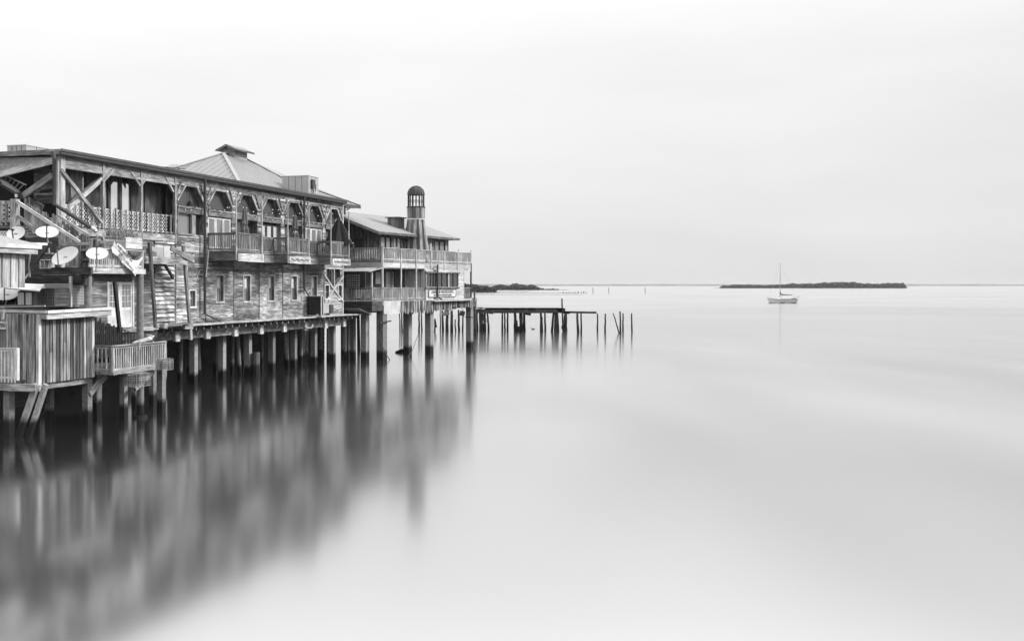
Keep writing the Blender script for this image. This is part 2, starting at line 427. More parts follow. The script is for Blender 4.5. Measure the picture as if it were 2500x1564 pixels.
def railing(parent, p0, p1, zb, zt, name='railing', mat='wood', mat2=None, spacing=.13, bw_=.04, posts=(0, 1), post_w=.09, post_up=.0, toe=.0, rail_w=.09, lean=0, zb1=None, zt1=None, post_down=0, finial=None, picket_down=0., skip=None, caprail=True):
    """a railing section: top rail (own mesh) > bottom_rail, pickets as one panel, posts; p0,p1 in parent's (x,y)"""
    zb1 = zb if zb1 is None else zb1; zt1 = zt if zt1 is None else zt1
    p0 = Vector(p0); p1 = Vector(p1); L = (p1-p0).length; n = max(1, int(L/spacing))
    mb = MB(); mb.bar((p0.x, p0.y, zt-.02), (p1.x, p1.y, zt1-.02), rail_w+.05, .045)
    mb.bar((p0.x, p0.y, zt-.09), (p1.x, p1.y, zt1-.09), .045, .09)
    top = mb.build(name, mat, parent)
    mb = MB(); mb.bar((p0.x, p0.y, zb+.1), (p1.x, p1.y, zb1+.1), .05, .09); mb.build('bottom_rail', mat, top)
    mb = MB()
    for i in range(n):
        k = (i+.5)/n
        if skip and skip(k): continue
        q = p0.lerp(p1, k); a = zb+(zb1-zb)*k; c = zt+(zt1-zt)*k
        jx = rnd.gauss(0, .004)
        mb.bar((q.x+jx, q.y, a-picket_down+rnd.uniform(-.01, .01)), (q.x-jx, q.y, c-.045), bw_, bw_)
    mb.build('picket_panel', mat2 or mat, top)
    for k in posts:
        q = p0.lerp(p1, k); a = zb+(zb1-zb)*k; c = zt+(zt1-zt)*k
        mb = MB(); mb.bar((q.x, q.y, a-post_down), (q.x, q.y, c+post_up+.01), post_w, post_w)
        if finial:
            mb.lathe([(.0, c+post_up), (.07, c+post_up+.02), (.05, c+post_up+.06), (.03, c+post_up+.08), (.075, c+post_up+.14), (.05, c+post_up+.2), (0, c+post_up+.24)], (q.x, q.y), 10)
        mb.build('post', mat, top)
    return top
def text_obj(name, body, size, parent, loc, rot, mat, sx=1.0, depth=.008, align='CENTER'):
    cu = bpy.data.curves.new(name+'_curve', 'FONT'); cu.body = body; cu.size = size; cu.extrude = depth; cu.align_x = align; cu.align_y = 'CENTER'
    tmp = bpy.data.objects.new('tmp', cu); col.objects.link(tmp)
    dg = bpy.context.evaluated_depsgraph_get(); me = bpy.data.meshes.new_from_object(tmp.evaluated_get(dg))
    bpy.data.objects.remove(tmp)
    me.materials.clear(); me.materials.append(M[mat])
    o = bpy.data.objects.new(name, me); col.objects.link(o); o.parent = parent; o.location = Vector(loc)-Vector(OFF[0]); o.rotation_euler = rot; o.scale = (sx, 1, 1)
    return o
#@@GEOM
# ================================================================== SETTING
mb = MB(); mb.face([(-9000, -300, 0), (9000, -300, 0), (9000, 14000, 0), (-9000, 14000, 0)])
OFF[0] = (0, 0, 0)
tag(mb.build('water', 'water'), kind='structure')

# ================================================================== MAIN BUILDING (waterfront building, bays of 3.07 m)
BAY = 3.075; SN = [BAY*k for k in range(11)]; S_END = SN[10]
ZD = 3.7           # ledge deck
ZF = 8.0           # upper floor
ZT = 12.2          # under the eaves
bld = thing(F1, 'waterfront_building', (0, 0, 0), 'long two-storey weathered clapboard building on concrete pilings with seven arched openings', 'building')
pl0 = lambda a, b, off: (a, -off, b)
# ---- lower wall
def flatwin(x0, y0, x1, y1, conv, yl=0):
    a0, zt_ = F1.hy(conv(x0, y0), yl); a1, _ = F1.hy(conv(x1, y0), yl); _, zb_ = F1.hy(conv(x0, y1), yl)
    return rect(a0, a1, zb_, zt_)
wins = [flatwin(612, 545, 700, 850, E), flatwin(938, 545, 1016, 845, E), flatwin(1228, 548, 1298, 838, E), flatwin(1500, 553, 1566, 830, E), flatwin(1740, 555, 1802, 822, E)]
small = flatwin(302, 722, 368, 908, E)
# doorway of the lower wall at the left
door = rect(*sorted((F1.hy(B(1418, 800), 0)[0], F1.hy(B(1738, 800), 0)[0])), ZD+.03, F1.hy(B(1418, 795), 0)[1])
vee = [F1.hy(E(2000, 690), 0), F1.hy(E(2082, 560), 0), F1.hy(E(2078, 470), 0), F1.hy(E(1922, 470), 0), F1.hy(E(1915, 560), 0)]
vw1 = flatwin(1900, 660, 1945, 812, E); vw2 = flatwin(2056, 660, 2097, 815, E)
holes = wins+[small, door, vee, vw1, vw2]
PAT = {}
def tone_lower(a, b):
    k = int((a)/BAY); key = (k, int(b*1.4+k*.37))
    if key not in PAT: PAT[key] = rnd.random()
    return max(0, min(1, .55*PAT[key]+.45*rnd.random()))
mb = MB()
board_wall(mb, SN[3]+.12, S_END, ZD, 8.2, holes, .135, pl0, joints=[SN[k] for k in range(4, 10)], tonef=tone_lower, seg=(3.5, 9))
for h in wins+[small, vee, vw1, vw2]: reveal(mb, h, pl0, .24)
mb.build('lower_wall', 'siding', bld)
mb = MB()
board_wall(mb, -1.2, SN[3]-1.9, ZD, 8.4, [door], .15, pl0)
mb.build('lower_wall', 'wood_mid', bld)
mb = MB()
board_wall(mb, SN[3]-1.9, SN[3]-.12, ZD, 8.4, [], .24, pl0, seg=(5, 9), lap=.12)
board_wall(mb, SN[3]+.12, SN[3]+1.25, ZD+.1, 7.35, [small], .16, lambda a, b, o: (a, -o-.02, b), seg=(5, 9))
mb.build('whitewashed_wall', 'siding_pale', bld)
mb = MB(); mb.box(SN[3]-.12, SN[3]-.02, -.05, .05, ZD, 8.2); mb.box(SN[3]+.03, SN[3]+.12, -.06, .05, ZD, 8.2); mb.build('corner_board', 'wood_mid', bld)
mb = MB(); mb.box(S_END-.02, S_END+.14, -.06, .1, ZD, ZT); mb.build('corner_board', 'wood_pale', bld)
for k in (4, 5, 6, 7, 8, 9):
    mb = MB(); mb.box(SN[k]-.035, SN[k]+.035, -.045, .02, ZD, 7.3, 2); mb.build('seam_batten', 'wood_mid', bld)
# body behind the facade: inner walls, end wall, flat roof
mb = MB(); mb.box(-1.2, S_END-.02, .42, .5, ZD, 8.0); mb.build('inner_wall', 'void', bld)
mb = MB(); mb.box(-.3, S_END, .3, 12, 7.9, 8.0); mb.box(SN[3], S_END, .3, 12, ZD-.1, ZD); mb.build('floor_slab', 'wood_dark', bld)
mb = MB(); board_wall(mb, .02, 12, ZD, ZT, [], .15, lambda a, b, o: (S_END+o, a, b), flip=True); mb.build('end_wall', 'siding', bld)
mb = MB(); board_wall(mb, -1.2, S_END, ZD, ZT, [], .15, lambda a, b, o: (a, 12+o, b), flip=True); mb.build('rear_wall', 'siding', bld)
mb = MB(); mb.box(-.2, S_END+.25, -.3, 12.2, ZT+.12, ZT+.2); mb.build('flat_roof', 'tar', bld)
# windows of the lower wall
def window(h, yl=.17, tw=.07, trim='wood_pale', pane='pane_grey', mullion=True, proud=.045, sky=None):
    (a0, b0), (a1, _), (_, b1), _ = h
    mb = MB(); t_ = tw
    mb.box(a0-t_, a0, -proud, yl, b0-t_, b1+t_, 2, .8); mb.box(a1, a1+t_, -proud, yl, b0-t_, b1+t_, 2, .8)
    mb.box(a0, a1, -proud-.004, yl, b1, b1+t_, 0, .6); mb.box(a0-t_, a1+t_, -proud-.03, yl, b0-t_-.03, b0-.001, 0, .9)
    w = mb.build('window', trim, bld)
    mb = MB(); mb.face([(a0, yl+.03, b0), (a1, yl+.03, b0), (a1, yl+.03, b1), (a0, yl+.03, b1)]); mb.build('pane', pane, w)
    if mullion:
        mb = MB(); zc = (b0+b1)/2
        mb.box(a0, a1, yl-.01, yl+.025, zc-.03, zc+.03); mb.box(a0, a0+.04, yl, yl+.024, b0, b1); mb.box(a1-.04, a1, yl, yl+.024, b0, b1)
        mb.build('sash', trim, w)
    if sky:
        mb = MB(); mb.box(a0+(a1-a0)*sky[0], a0+(a1-a0)*sky[1], yl+.015, yl+.028, (b0+b1)/2+.04, b1-.02); mb.build('sky_reflection', 'white', w)  # white strip in the upper pane paints a reflection of the sky
    return w
for i, h in enumerate(wins): window(h, pane='pane_grey', sky=(.55, .9))
window(small, pane='pane_grey', trim='white')
for h in (vw1, vw2): window(h, pane='pane', trim='white', tw=.09)
# V-shaped window with its timber cross
mb = MB(); mb.prism([(a, .2, b) for a, b in vee], (0, .02, 0)); gw = mb.build('vee_window', 'pane', bld)
zc = F1.hy(E(2000, 705), 0)[1]; ac = F1.hy(E(2000, 705), 0)[0]; aL = F1.hy(E(1895, 600), 0)[0]; aR = F1.hy(E(2112, 600), 0)[0]; zt2 = vee[2][1]
mb = MB()
mb.bar((ac, -.03, zc), (ac, -.03, zt2), .1, .14, (0, -1, 0), .9)
mb.bar((ac, -.06, zc), (aL, -.06, zc+1.0), .06, .13, (0, 0, 1), .9); mb.bar((ac, -.06, zc), (aR, -.06, zc+1.0), .06, .13, (0, 0, 1), .9)
mb.bar((ac, -.063, zc), (aL, -.063, zc-1.0), .06, .12, (0, 0, 1), .8); mb.bar((ac, -.063, zc), (aR, -.063, zc-1.0), .06, .12, (0, 0, 1), .8)
mb.bar((aL, -.03, zt2+.05), (aR, -.03, zt2+.05), .08, .1, (0, 0, 1)); mb.bar((aL, -.035, zc+.45), (ac-.5, -.035, zc+.45), .07, .08); mb.bar((ac+.5, -.035, zc+.45), (aR, -.035, zc+.45), .07, .08)
mb.build('cross_timber', 'wood_pale', gw)
# double door of the lower wall
(a0, b0), (a1, _), (_, b1), _ = door; ac = (a0+a1)/2
mb = MB(); mb.box(a0-.09, a0, -.04, .12, b0, b1+.1, 2); mb.box(a1, a1+.09, -.04, .12, b0, b1+.1, 2); mb.box(a0, a1, -.043, .12, b1, b1+.1, 0)
df = mb.build('door_frame', 'white', bld)
for q0, q1 in ((a0, ac-.01), (ac+.01, a1)):
    mb = MB(); zg = b0+.42*(b1-b0); st = .12
    mb.box(q0, q0+st, .02, .07, b0, b1, 2, .5); mb.box(q1-st, q1, .02, .07, b0, b1, 2, .5)
    mb.box(q0+st, q1-st, .02, .07, b1-st, b1-.01, 0, .5); mb.box(q0+st, q1-st, .02, .07, zg-.1, zg+.05, 0, .9); mb.box(q0+st, q1-st, .02, .07, b0, b0+.2, 0, .6)
    mb.box(q0+st, q1-st, .04, .06, b0+.2, zg-.1, 2, .2)
    for i in (1, 2): x = q0+st+(q1-q0-2*st)*i/3; mb.box(x-.012, x+.012, .025, .06, zg+.05, b1-st, 2)
    for i in (1, 2, 3): z = zg+.05+(b1-st-zg-.05)*i/4; mb.box(q0+st, q1-st, .027, .058, z-.012, z+.012, 0)
    dr = mb.build('french_door', 'white', bld)
    mb = MB(); mb.face([(q0+st, .062, zg+.05), (q1-st, .062, zg+.05), (q1-st, .062, b1-st), (q0+st, .062, b1-st)]); mb.build('pane', 'pane_grey', dr)
# ---- upper wall with arched openings
arches = []; beams = []; opens = []
for k in range(3, 10):
    c = SN[k]+BAY/2+.02
    half = 1.28
    arches.append([(c-half, 10.5), (c+half, 10.5), (c+half, 10.85), (c+.55, 11.68), (c-.55, 11.68), (c-half, 10.85)])
    opens.append(rect(c-half, c+half, ZF+.02 if k > 3 else ZF+.9, 10.1))
mb = MB()
board_wall(mb, SN[3]+.05, S_END, ZF+.2, ZT, arches+opens, .125, pl0, seg=(2.5, 6))
for h in arches+opens: reveal(mb, h, pl0, .38, .3)
mb.build('upper_wall', 'siding', bld)
mb = MB(); board_wall(mb, SN[3]+.1, SN[4], 7.0, ZF+.9, [rect(SN[3]+1.95, SN[3]+2.75, 7.45, 9.7)], .3, pl0, seg=(1.5, 2.6)); mb.build('patched_wall', 'siding', bld)
for i, k in enumerate(range(3, 10)):
    h = arches[i]; c = SN[k]+BAY/2+.02
    mb = MB(); mb.prism([(a, .3, b) for a, b in h], (0, .02, 0)); aw = mb.build('arch_window', 'screen', bld)
    mb = MB()
    for s_ in (-1, 1):
        mb.bar((c+s_*1.34, -.05, 10.78), (c+s_*.55, -.05, 11.74), .06, .12, (0, 0, 1)); mb.bar((c+s_*1.5, -.06, 11.0), (c+s_*1.0, -.06, 11.85), .07, .1, (0, 0, 1), .3)
    mb.box(c-.6, c+.6, -.06, .0, 11.68, 11.78, 0); mb.build('trim', 'wood', aw)
    mb = MB(); mb.box(c-1.34, c+1.34, -.08, .3, 10.12, 10.48, 0, .45); mb.box(c-1.34, c+1.34, -.12, -.081, 10.4, 10.5, 0, .9); mb.build('sill_beam', 'wood_mid', bld)
def french(a0, a1, b0, b1, yl, trim, pane, n=2):
    mb = MB(); w = (a1-a0)/n; st = .11
    for i in range(n):
        q0, q1 = a0+i*w+.01, a0+(i+1)*w-.01
        mb.box(q0, q0+st, yl-.05, yl, b0, b1, 2, .6); mb.box(q1-st, q1, yl-.05, yl, b0, b1, 2, .6); mb.box(q0+st, q1-st, yl-.05, yl, b1-st, b1, 0, .6); mb.box(q0+st, q1-st, yl-.05, yl, b0, b0+.25, 0, .6)
    d = mb.build('french_door', trim, bld)
    mb = MB(); mb.face([(a0, yl-.02, b0), (a1, yl-.02, b0), (a1, yl-.02, b1), (a0, yl-.02, b1)]); mb.build('pane', pane, d)
for i, (trim, pane) in enumerate([('wood_mid', 'pane'), ('white', 'pane_grey'), ('wood_dark', 'pane'), ('wood_dark', 'pane_sky'), ('wood_dark', 'pane'), ('white', 'pane_grey'), ('wood_dark', 'pane')]):
    (a0, b0), (a1, _), (_, b1), _ = opens[i]
    if i == 0:
        window(rect(a0+.05, a0+1.35, 8.95, 10.08), yl=.1, trim='wood_mid', pane='pane_grey', mullion=False)
        mb = MB(); mb.box(a0+1.42, a0+1.85, .02, .1, 8.9, 10.08, 2); mb.build('wall_panel', 'wood', bld)
        french(a0+1.9, a1-.02, 7.5, 10.05, .3, 'wood_dark', 'pane', 1)
    elif i in (1, 5): french(a0+.03, a1-.03, b0, b1-.04, .08, trim, pane, 3)
    elif i == 3: french(a0+.1, a1-.05, b0, b1-.1, .18, trim, pane, 3)
    else: french(a0+.02, a1-.02, b0, b1-.02, .36, trim, pane, 2)
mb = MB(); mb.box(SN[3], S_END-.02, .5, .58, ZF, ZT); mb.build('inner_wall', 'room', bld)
# pendant lamp seen in the leftmost arch
cL = SN[3]+BAY/2
mb = MB(); mb.tube([(cL+.25, .22, 11.6), (cL+.25, .22, 10.85)], .012, 5); mb.lathe([(0, 10.9), (.05, 10.86), (.16, 10.66), (.17, 10.62), (0, 10.63)], (cL+.25, .2), 12); mb.build('pendant_lamp', 'black', bld)
# ---- eaves / gutter of the facade and of the left end
e = -.38
mb = MB(); mb.box(-.35, S_END+.12, e, e+.05, ZT+.04, ZT+.26, 0, .5); mb.box(-.35, S_END+.12, e+.05, .3, ZT+.0, ZT+.06, 0, .3)
mb.box(-.4, S_END+.3, e-.06, e-.003, ZT+.16, ZT+.28, 0, .5)
mb.build('eaves', 'fascia', bld)
mb = MB(); mb.box(-.38, -.33, -.3, 9, ZT+.02, ZT+.26, 1, .6); mb.build('eaves', 'wood_mid', bld)
# ---- porch (bays 0..2)
ZP = 8.85
mb = MB(); mb.box(.1, SN[3]-.04, -.07, .12, 11.62, ZT, 0, .55); mb.box(.1, SN[3]-.04, -.1, -.071, 11.62, 11.75, 0, .8); mb.build('porch_beam', 'wood', bld)
mb = MB(); mb.box(.9, SN[3]+.05, -.1, .15, 8.42, ZP-.04, 0, .7); mb.box(2.4, SN[3]+.02, .15, .3, 8.1, 8.42, 0, .3); mb.build('floor_beam', 'wood', bld)
mb = MB(); mb.box(.0, SN[3], -.12, 3.2, ZP-.04, ZP); mb.build('porch_floor', 'wood_dark', bld)
for i, (s_, w, zb_) in enumerate([(.12, .28, 6.0), (SN[1], .16, 8.3), (SN[2], .16, 8.3), (SN[3]-.02, .14, 8.3)]):
    mb = MB(); mb.box(s_-w/2, s_+w/2, -.11-.002*i, -.11+w, zb_, ZT, 2, .8 if i == 0 else .6); mb.build('porch_post', 'wood' if i else 'wood_pale', bld)
def porchbar(p, q, w, th=.12, yl=-.05, name='brace', mat='wood', tone=.6):
    mb = MB(); mb.bar(F1.hy3(p, yl), F1.hy3(q, yl), th, w, (0, 0, 1), tone); mb.build(name, mat, bld)
porchbar(A(800, 400), A(1335, 1090), .17, yl=-.15)
porchbar(A(1470, 400), A(880, 930), .2, yl=-.02, mat='wood_pale')
porchbar(A(1335, 480), A(900, 870), .14, yl=.3)
porchbar(A(1715, 430), A(1830, 610), .12); porchbar(A(1945, 460), A(1840, 610), .12); porchbar(A(2170, 500), A(2270, 690), .12)
porchbar(A(1340, 560), A(1480, 400), .14, yl=-.12)
# porch rail with lattice
def lattice(parent, F, a0, a1, b0, b1, yl, sp=.2, w=.036, mat='lattice', name='lattice_panel', axis=0):
    mb = MB(); L = a1-a0; Hh = b1-b0
    def seg(x0, z0, x1, z1, d):
        if axis == 0: mb.bar((x0, yl+d, z0), (x1, yl+d, z1), .008, w, (0, 0, 1) if True else None)
        else: mb.bar((yl+d, x0, z0), (yl+d, x1, z1), .008, w, (0, 0, 1))
    k = -Hh
    while k < L:
        x0, z0 = (a0+k, b0); x1, z1 = (a0+k+Hh, b1)
        if x0 < a0: z0 += a0-x0; x0 = a0
        if x1 > a1: z1 -= x1-a1; x1 = a1
        if x1-x0 > .03: seg(x0, z0, x1, z1, 0); seg(a0+a1-x0, z0, a0+a1-x1, z1, .009)
        k += sp
    fr = .05
    for (p, q) in (((a0, b0), (a1, b0)), ((a0, b1), (a1, b1))): 
        if axis == 0: mb.bar((p[0], yl, p[1]), (q[0], yl, q[1]), .03, fr)
        else: mb.bar((yl, p[0], p[1]), (yl, q[0], q[1]), .03, fr)
    return mb.build(name, mat, parent)
mb = MB(); mb.box(.3, SN[3]-.1, -.02, .02, ZP+.98, ZP+1.04, 0); mb.box(.3, SN[3]-.1, -.02, .02, ZP+.04, ZP+.1, 0); pr = mb.build('porch_railing', 'wood', bld)
for k in range(3):
    lattice(pr, F1, SN[k]+.12, SN[k+1]-(.7 if k == 2 else .12), ZP+.08, ZP+1.0, -.01)
s_ = .55
while s_ < SN[3]-.1:
    mb = MB(); mb.tube([(s_, -.1, ZP-.1), (s_, -.1, ZP+1.08+rnd.uniform(-.02, .03))], .042, 6); mb.build('picket', 'wood', pr); s_ += .43
# inner porch wall: columns, panels and glass
yi = .9
def panel(x0, x1, name, mat, top=None, y_=yi, d=.08):
    a0 = F1.hy(A(x0, 700), y_)[0]; a1 = F1.hy(A(x1, 700), y_)[0]
    mb = MB(); mb.box(a0, a1, y_, y_+d, ZP, top or ZT); return mb.build(name, mat, bld)
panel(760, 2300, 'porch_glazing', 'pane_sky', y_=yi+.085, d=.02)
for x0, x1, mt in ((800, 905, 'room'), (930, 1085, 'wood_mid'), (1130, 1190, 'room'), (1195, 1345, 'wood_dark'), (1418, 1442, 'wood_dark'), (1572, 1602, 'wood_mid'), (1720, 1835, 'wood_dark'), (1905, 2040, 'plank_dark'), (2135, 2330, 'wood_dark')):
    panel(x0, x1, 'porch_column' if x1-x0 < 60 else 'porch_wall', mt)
# roof-high knee pieces inside the porch
for x in (1605, 2055):
    p, q = F1.hy3(A(x, 430), yi-.1), F1.hy3(A(x+110, 640), yi-.1)
    mb = MB(); mb.prism([p, (q[0], p[1], q[2]), (q[0], p[1], p[2]+.4)], (0, .06, 0)); mb.build('brace', 'wood_dark', bld)
# ---- left end: gable, rake and dark stair hall
xe = -.12
def endpoly(pts, conv=A, x=xe): return [F1.hx3(conv(*p), x) for p in pts]
mb = MB()
py = lambda a, b, o: (xe-o, a, b)
gy = [F1.hx(A(*p), xe) for p in ((700, 235), (690, 250), (0, 412), (-200, 460), (-200, 245))]
mb.prism([(xe, y, z) for y, z in gy], (.05, 0, 0), .5, (0, 1, 0)); mb.build('gable_wall', 'shingle_grey', bld)
mb = MB(); mb.prism(endpoly([(690, 240), (690, 320), (640, 335), (-200, 545), (-200, 465)], x=xe-.12), (.12, 0, 0), .8, (0, 1, -.3)); mb.build('rake_board', 'wood_pale', bld)
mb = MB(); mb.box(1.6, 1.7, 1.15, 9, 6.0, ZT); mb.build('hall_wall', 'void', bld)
mb = MB(); a0 = F1.hx(A(700, 600), 1.4)[0]; a1 = F1.hx(A(445, 600), 1.4)[0]
board_wall(mb, a0-.4, a1, F1.hx(A(700, 840), 1.4)[1], ZT, [], .14, lambda a, b, o: (1.4-o, a, b)); mb.build('hall_siding', 'siding', bld)
for p, q, w, mt, x in (((690, 470), (310, 740), .3, 'wood_mid', .2), ((0, 560), (560, 900), .28, 'wood_dark', .6), ((530, 690), (700, 660), .12, 'wood_dark', .9), ((0, 520), (250, 700), .15, 'wood_mid', .0)):
    mb = MB(); mb.bar(F1.hx3(A(*p), x), F1.hx3(A(*q), x), .14, w); mb.build('brace', mt, bld)
# ---- hip roof with seams and roof monitor
s0, s1h, ye, zr0 = 17.9, 36.2, 1.0, 12.46
R1 = (24.1, 6.2, 15.5); R2 = (26.9, 6.2, 15.5); Kn = (28.2, 3.6, 14.0)
zf = lambda y: zr0+(y-ye)*(15.5-zr0)/(6.2-ye)
Kn = (28.2, 3.6, zf(3.6))
mb = MB()
f1 = [(s0, ye, zr0), (s1h, ye, zr0), Kn, R2, R1]; mb.face(f1)
mb.face([(s0, 11.4, zr0), (s0, ye, zr0), R1]); mb.face([(s1h, 11.4, zr0), (s0, 11.4, zr0), R1, R2]); mb.face([(s1h, ye, zr0), (s1h, 11.4, zr0), R2, Kn])
mb.box(s0, s1h, ye, 11.4, zr0-.2, zr0-.003, 0)
def fy_lim(s_):   # extent of the front plane at s
    if s_ <= R1[0]: return ye+(s_-s0)/(R1[0]-s0)*(6.2-ye)
    if s_ <= R2[0]: return 6.2
    if s_ <= Kn[0]: return 6.2+(s_-R2[0])/(Kn[0]-R2[0])*(Kn[1]-6.2)
    return Kn[1]+(s_-Kn[0])/(s1h-Kn[0])*(ye-Kn[1])
x = s0+.4
while x < s1h-.3:
    yt = fy_lim(x); mb.bar((x, ye, zr0+.01), (x, yt, zf(yt)+.01), .05, .025, tone=.35); x += .5
y = ye+.5
while y < 11.2:
    k = (y-ye)/(6.2-ye) if y < 6.2 else (11.4-y)/5.2
    xt = s0+(R1[0]-s0)*k; zt_ = zr0+(R1[2]-zr0)*k; mb.bar((s0, y, zr0+.012), (xt, y, zt_+.012), .025, .025, tone=.42); y += .6
for p, q in ((f1[0], R1), (R1, R2), (R2, Kn), (Kn, f1[1]), ((s0, 11.4, zr0), R1)): mb.bar(Vector(p)+Vector((0, 0, .04)), Vector(q)+Vector((0, 0, .04)),   .24, .05, tone=.75)
hr = mb.build('hip_roof', 'roof_metal', bld)
mb = MB(); mb.box(s0+6, s1h, ye-.06, ye-.003, zr0-.24, zr0-.02, 0); mb.build('gutter', 'fascia', hr)
mb = MB(); mb.box(24.75, 26.5, 5.7, 6.7, 14.6, 15.8, 0); mb.build('roof_monitor', 'plank', hr)
mb = MB(); cz = 16.12
for sg in (-1, 1): mb.prism([(24.4, 6.2, cz), (26.9, 6.2, cz), (26.9, 6.2+sg*.85, cz-.38), (24.4, 6.2+sg*.85, cz-.38)], (0, 0, .09), .3, (1, 0, 0))
mb.prism([(24.74, 5.7, 15.8), (24.74, 6.7, 15.8), (24.74, 6.2, cz)], (.06, 0, 0)); mb.build('monitor_roof', 'roof_metal', hr)
for sg in (-1,):
    mb = MB(); mb.bar((24.4, 6.2, cz), (24.4, 5.35, cz-.38), .05, .12); mb.bar((24.4, 6.2, cz), (24.4, 7.05, cz-.38), .05, .12); mb.bar((24.4, 5.33, cz-.35), (26.9, 5.33, cz-.35), .05, .12); mb.build('monitor_fascia', 'wood_mid', hr)
# bracket and hanging drain at the far eaves
mb = MB(); px_, z_ = F1.hy(D(2140, 820), 1.0); mb.box(px_-.3, px_+.1, 1.0, 1.3, z_-.45, z_+.5); mb.build('eave_bracket', 'wood_dark', bld)
# ---- ledge deck, joists, rim beams, plates
mb = MB()
mb.box(-1.5, S_END+2.2, -.82, .4, ZD-.05, ZD, 0, .9)
for k in range(12):
    x0 = -1.5+k*2.9; mb.box(x0, x0+2.87, -.86-rnd.random()*.04, -.82, ZD-.07, ZD+.005, 0)
mb.build('ledge_deck', 'wood_pale', bld)
mb = MB(); x = -1.2
while x < S_END+1.6:
    mb.box(x-.05, x+.05, -.7, 1.2, 3.36, ZD-.055, 1); x += BAY/4
mb.build('joist_row', 'wood_mid', bld)
mb = MB()
for k in range(-1, 10): mb.box(SN[k] if k >= 0 else -2.5, SN[k+1]-.004, -.06, .2, 2.86, 3.355, 0)
mb.build('rim_beam', 'wood_mid', bld)
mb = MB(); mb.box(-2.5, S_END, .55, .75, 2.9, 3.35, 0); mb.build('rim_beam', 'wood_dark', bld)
for k in range(2, 11):
    mb = MB(); s_ = SN[k]-.02
    mb.box(s_-.22, s_+.22, -.24, -.065, 2.76, 3.42, 2, .95); pt = mb.build('beam_end', 'whitebuild', bld)
    mb = MB()
    for dx, dz in ((-.08, .1), (.08, .1), (-.08, .35), (.08, .35)): mb.tube([(s_+dx, -.256, 2.86+dz), (s_+dx, -.236, 2.86+dz)], .026, 6)
    mb.build('bolts', 'steel_dark', pt)
    mb = MB(); mb.bar((s_-1.05, -.12, 3.1), (s_-.75, -.12, 3.36), .1, .08, tone=1); mb.build('joist_brace', 'wood_pale', bld)
mb = MB()
for r_ in (3.2, 6.4, 9.6): mb.box(-2, S_END, r_-.15, r_+.15, 2.85, 3.3, 0)
for k in range(11): mb.box(SN[k]-.1, SN[k]+.1, 0.8, 10, 3.3, 3.58, 1)
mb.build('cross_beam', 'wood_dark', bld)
def piling(x, y, w, zt_, parent, mat='pile', lean=(0, 0), name='piling', round_=False, zb_=-1.5):
    mb = MB()
    if round_: mb.tube([(x+lean[0]*(zb_/zt_-1)*-1*0, y, zb_), (x+lean[0]*.5, y+lean[1]*.5, (zb_+zt_)/2), (x+lean[0], y+lean[1], zt_)], w/2, 12, w/2*.86)
    else: mb.bar((x, y, zb_), (x+lean[0], y+lean[1], zt_), w, w, (0, 1, 0))
    return mb.build(name, mat, parent)
for k in range(0, 11):
    piling(SN[k], .8, .36, 2.9, bld)
    for r_ in (3.2, 6.4, 9.6):
        if k >= 1 and r_ < 4: piling(SN[k]+rnd.uniform(-.3, .3), r_, .28, 2.9, bld, 'pile_wood', (rnd.uniform(-.15, .15), 0))
for (x, y, w, ln, zt_) in ((12.9, 2.2, .3, (.2, 0), 3.3), (14.8, 2.0, .26, (-.25, 0), 3.3), (18.9, 1.6, .3, (-.5, 0), 3.3), (19.4, 2.6, .28, (.1, 0), 3.3), (16.3, 4.6, .24, (.1, 0), 3.3), (22.0, 3.5, .22, (0, 0), 3.3), (25.0, 1.4, .3, (-.55, 0), 2.5), (28.6, 2.4, .3, (.2, 0), 3.2), (30.1, 3.0, .34, (0, 0), 3.2), (31.6, 1.2, .34, (0, 0), 3.55), (32.4, 2.0, .3, (0, 0), 3.55), (29.3, 5.0, .3, (0, 0), 3.2), (31.0, 3.2, .32, (.1, 0), 3.5), (32.6, 3.4, .3, (0, 0), 3.5), (33.2, .9, .26, (0, 0), 3.5), (34.2, 3.6, .34, (.1, 0), 3.6), (35.4, 2.2, .3, (-.1, 0), 3.6), (30.6, 4.6, .3, (0, 0), 3.2), (33.4, 5.2, .36, (0, 0), 3.5)):
    piling(x, y, w, zt_, bld, 'pile', ln, 'timber_pile', True)
# broken pile stump between the pilings
mb = MB(); p = F1.hy3(Fc(1085, 900), .3)
mb.tube([(p[0], .3, -1), (p[0], .3, .9), (p[0]+.05, .3, 1.55)], .3, 10, .24)
solo(F1, mb, 'broken_piling', 'pile_wood', (p[0], .3, 0), 'broken thick timber pile stump standing between the concrete pilings below the ledge', 'piling')
# mud bank under the building
mb = MB(); nx, ny = 40, 18
def gh(s_, y): return -.55+.5*min(1, max(0, (y-2.6)/2.2))+.25*max(0, y-5)*.12+.18*mnoise.noise(Vector((s_*.4, y*.5, 1)))
for i in range(nx):
    for j in range(ny):
        P = []
        for (a, b_) in ((i, j), (i+1, j), (i+1, j+1), (i, j+1)):
            s_ = -16+42*a/nx; y = 2.2+20*b_/ny; P.append((s_, y, gh(s_, y)-(.8 if a == nx else 0)))
        mb.face(P, None, .5, True)
OFF[0] = (0, 0, 0); ob = mb.build('ground', 'mud'); ob.location = (F1.o[0], F1.o[1], 0); ob.rotation_euler[2] = F1.rz; tag(ob, kind='structure')
sbk = F1.hy((792, 800), 3.9)[0]
mb = MB(); board_wall(mb, -12, sbk, -1, 3.4, [], .35, lambda a, b, o: (a, 3.9-o, b)); mb.box(-12, sbk, 3.93, 4.2, -1, 3.3); OFF[0] = (0, 0, 0); mb.build('dark_backdrop', 'mud', bld)  # added dark wall, blocks the bright water behind the pilings
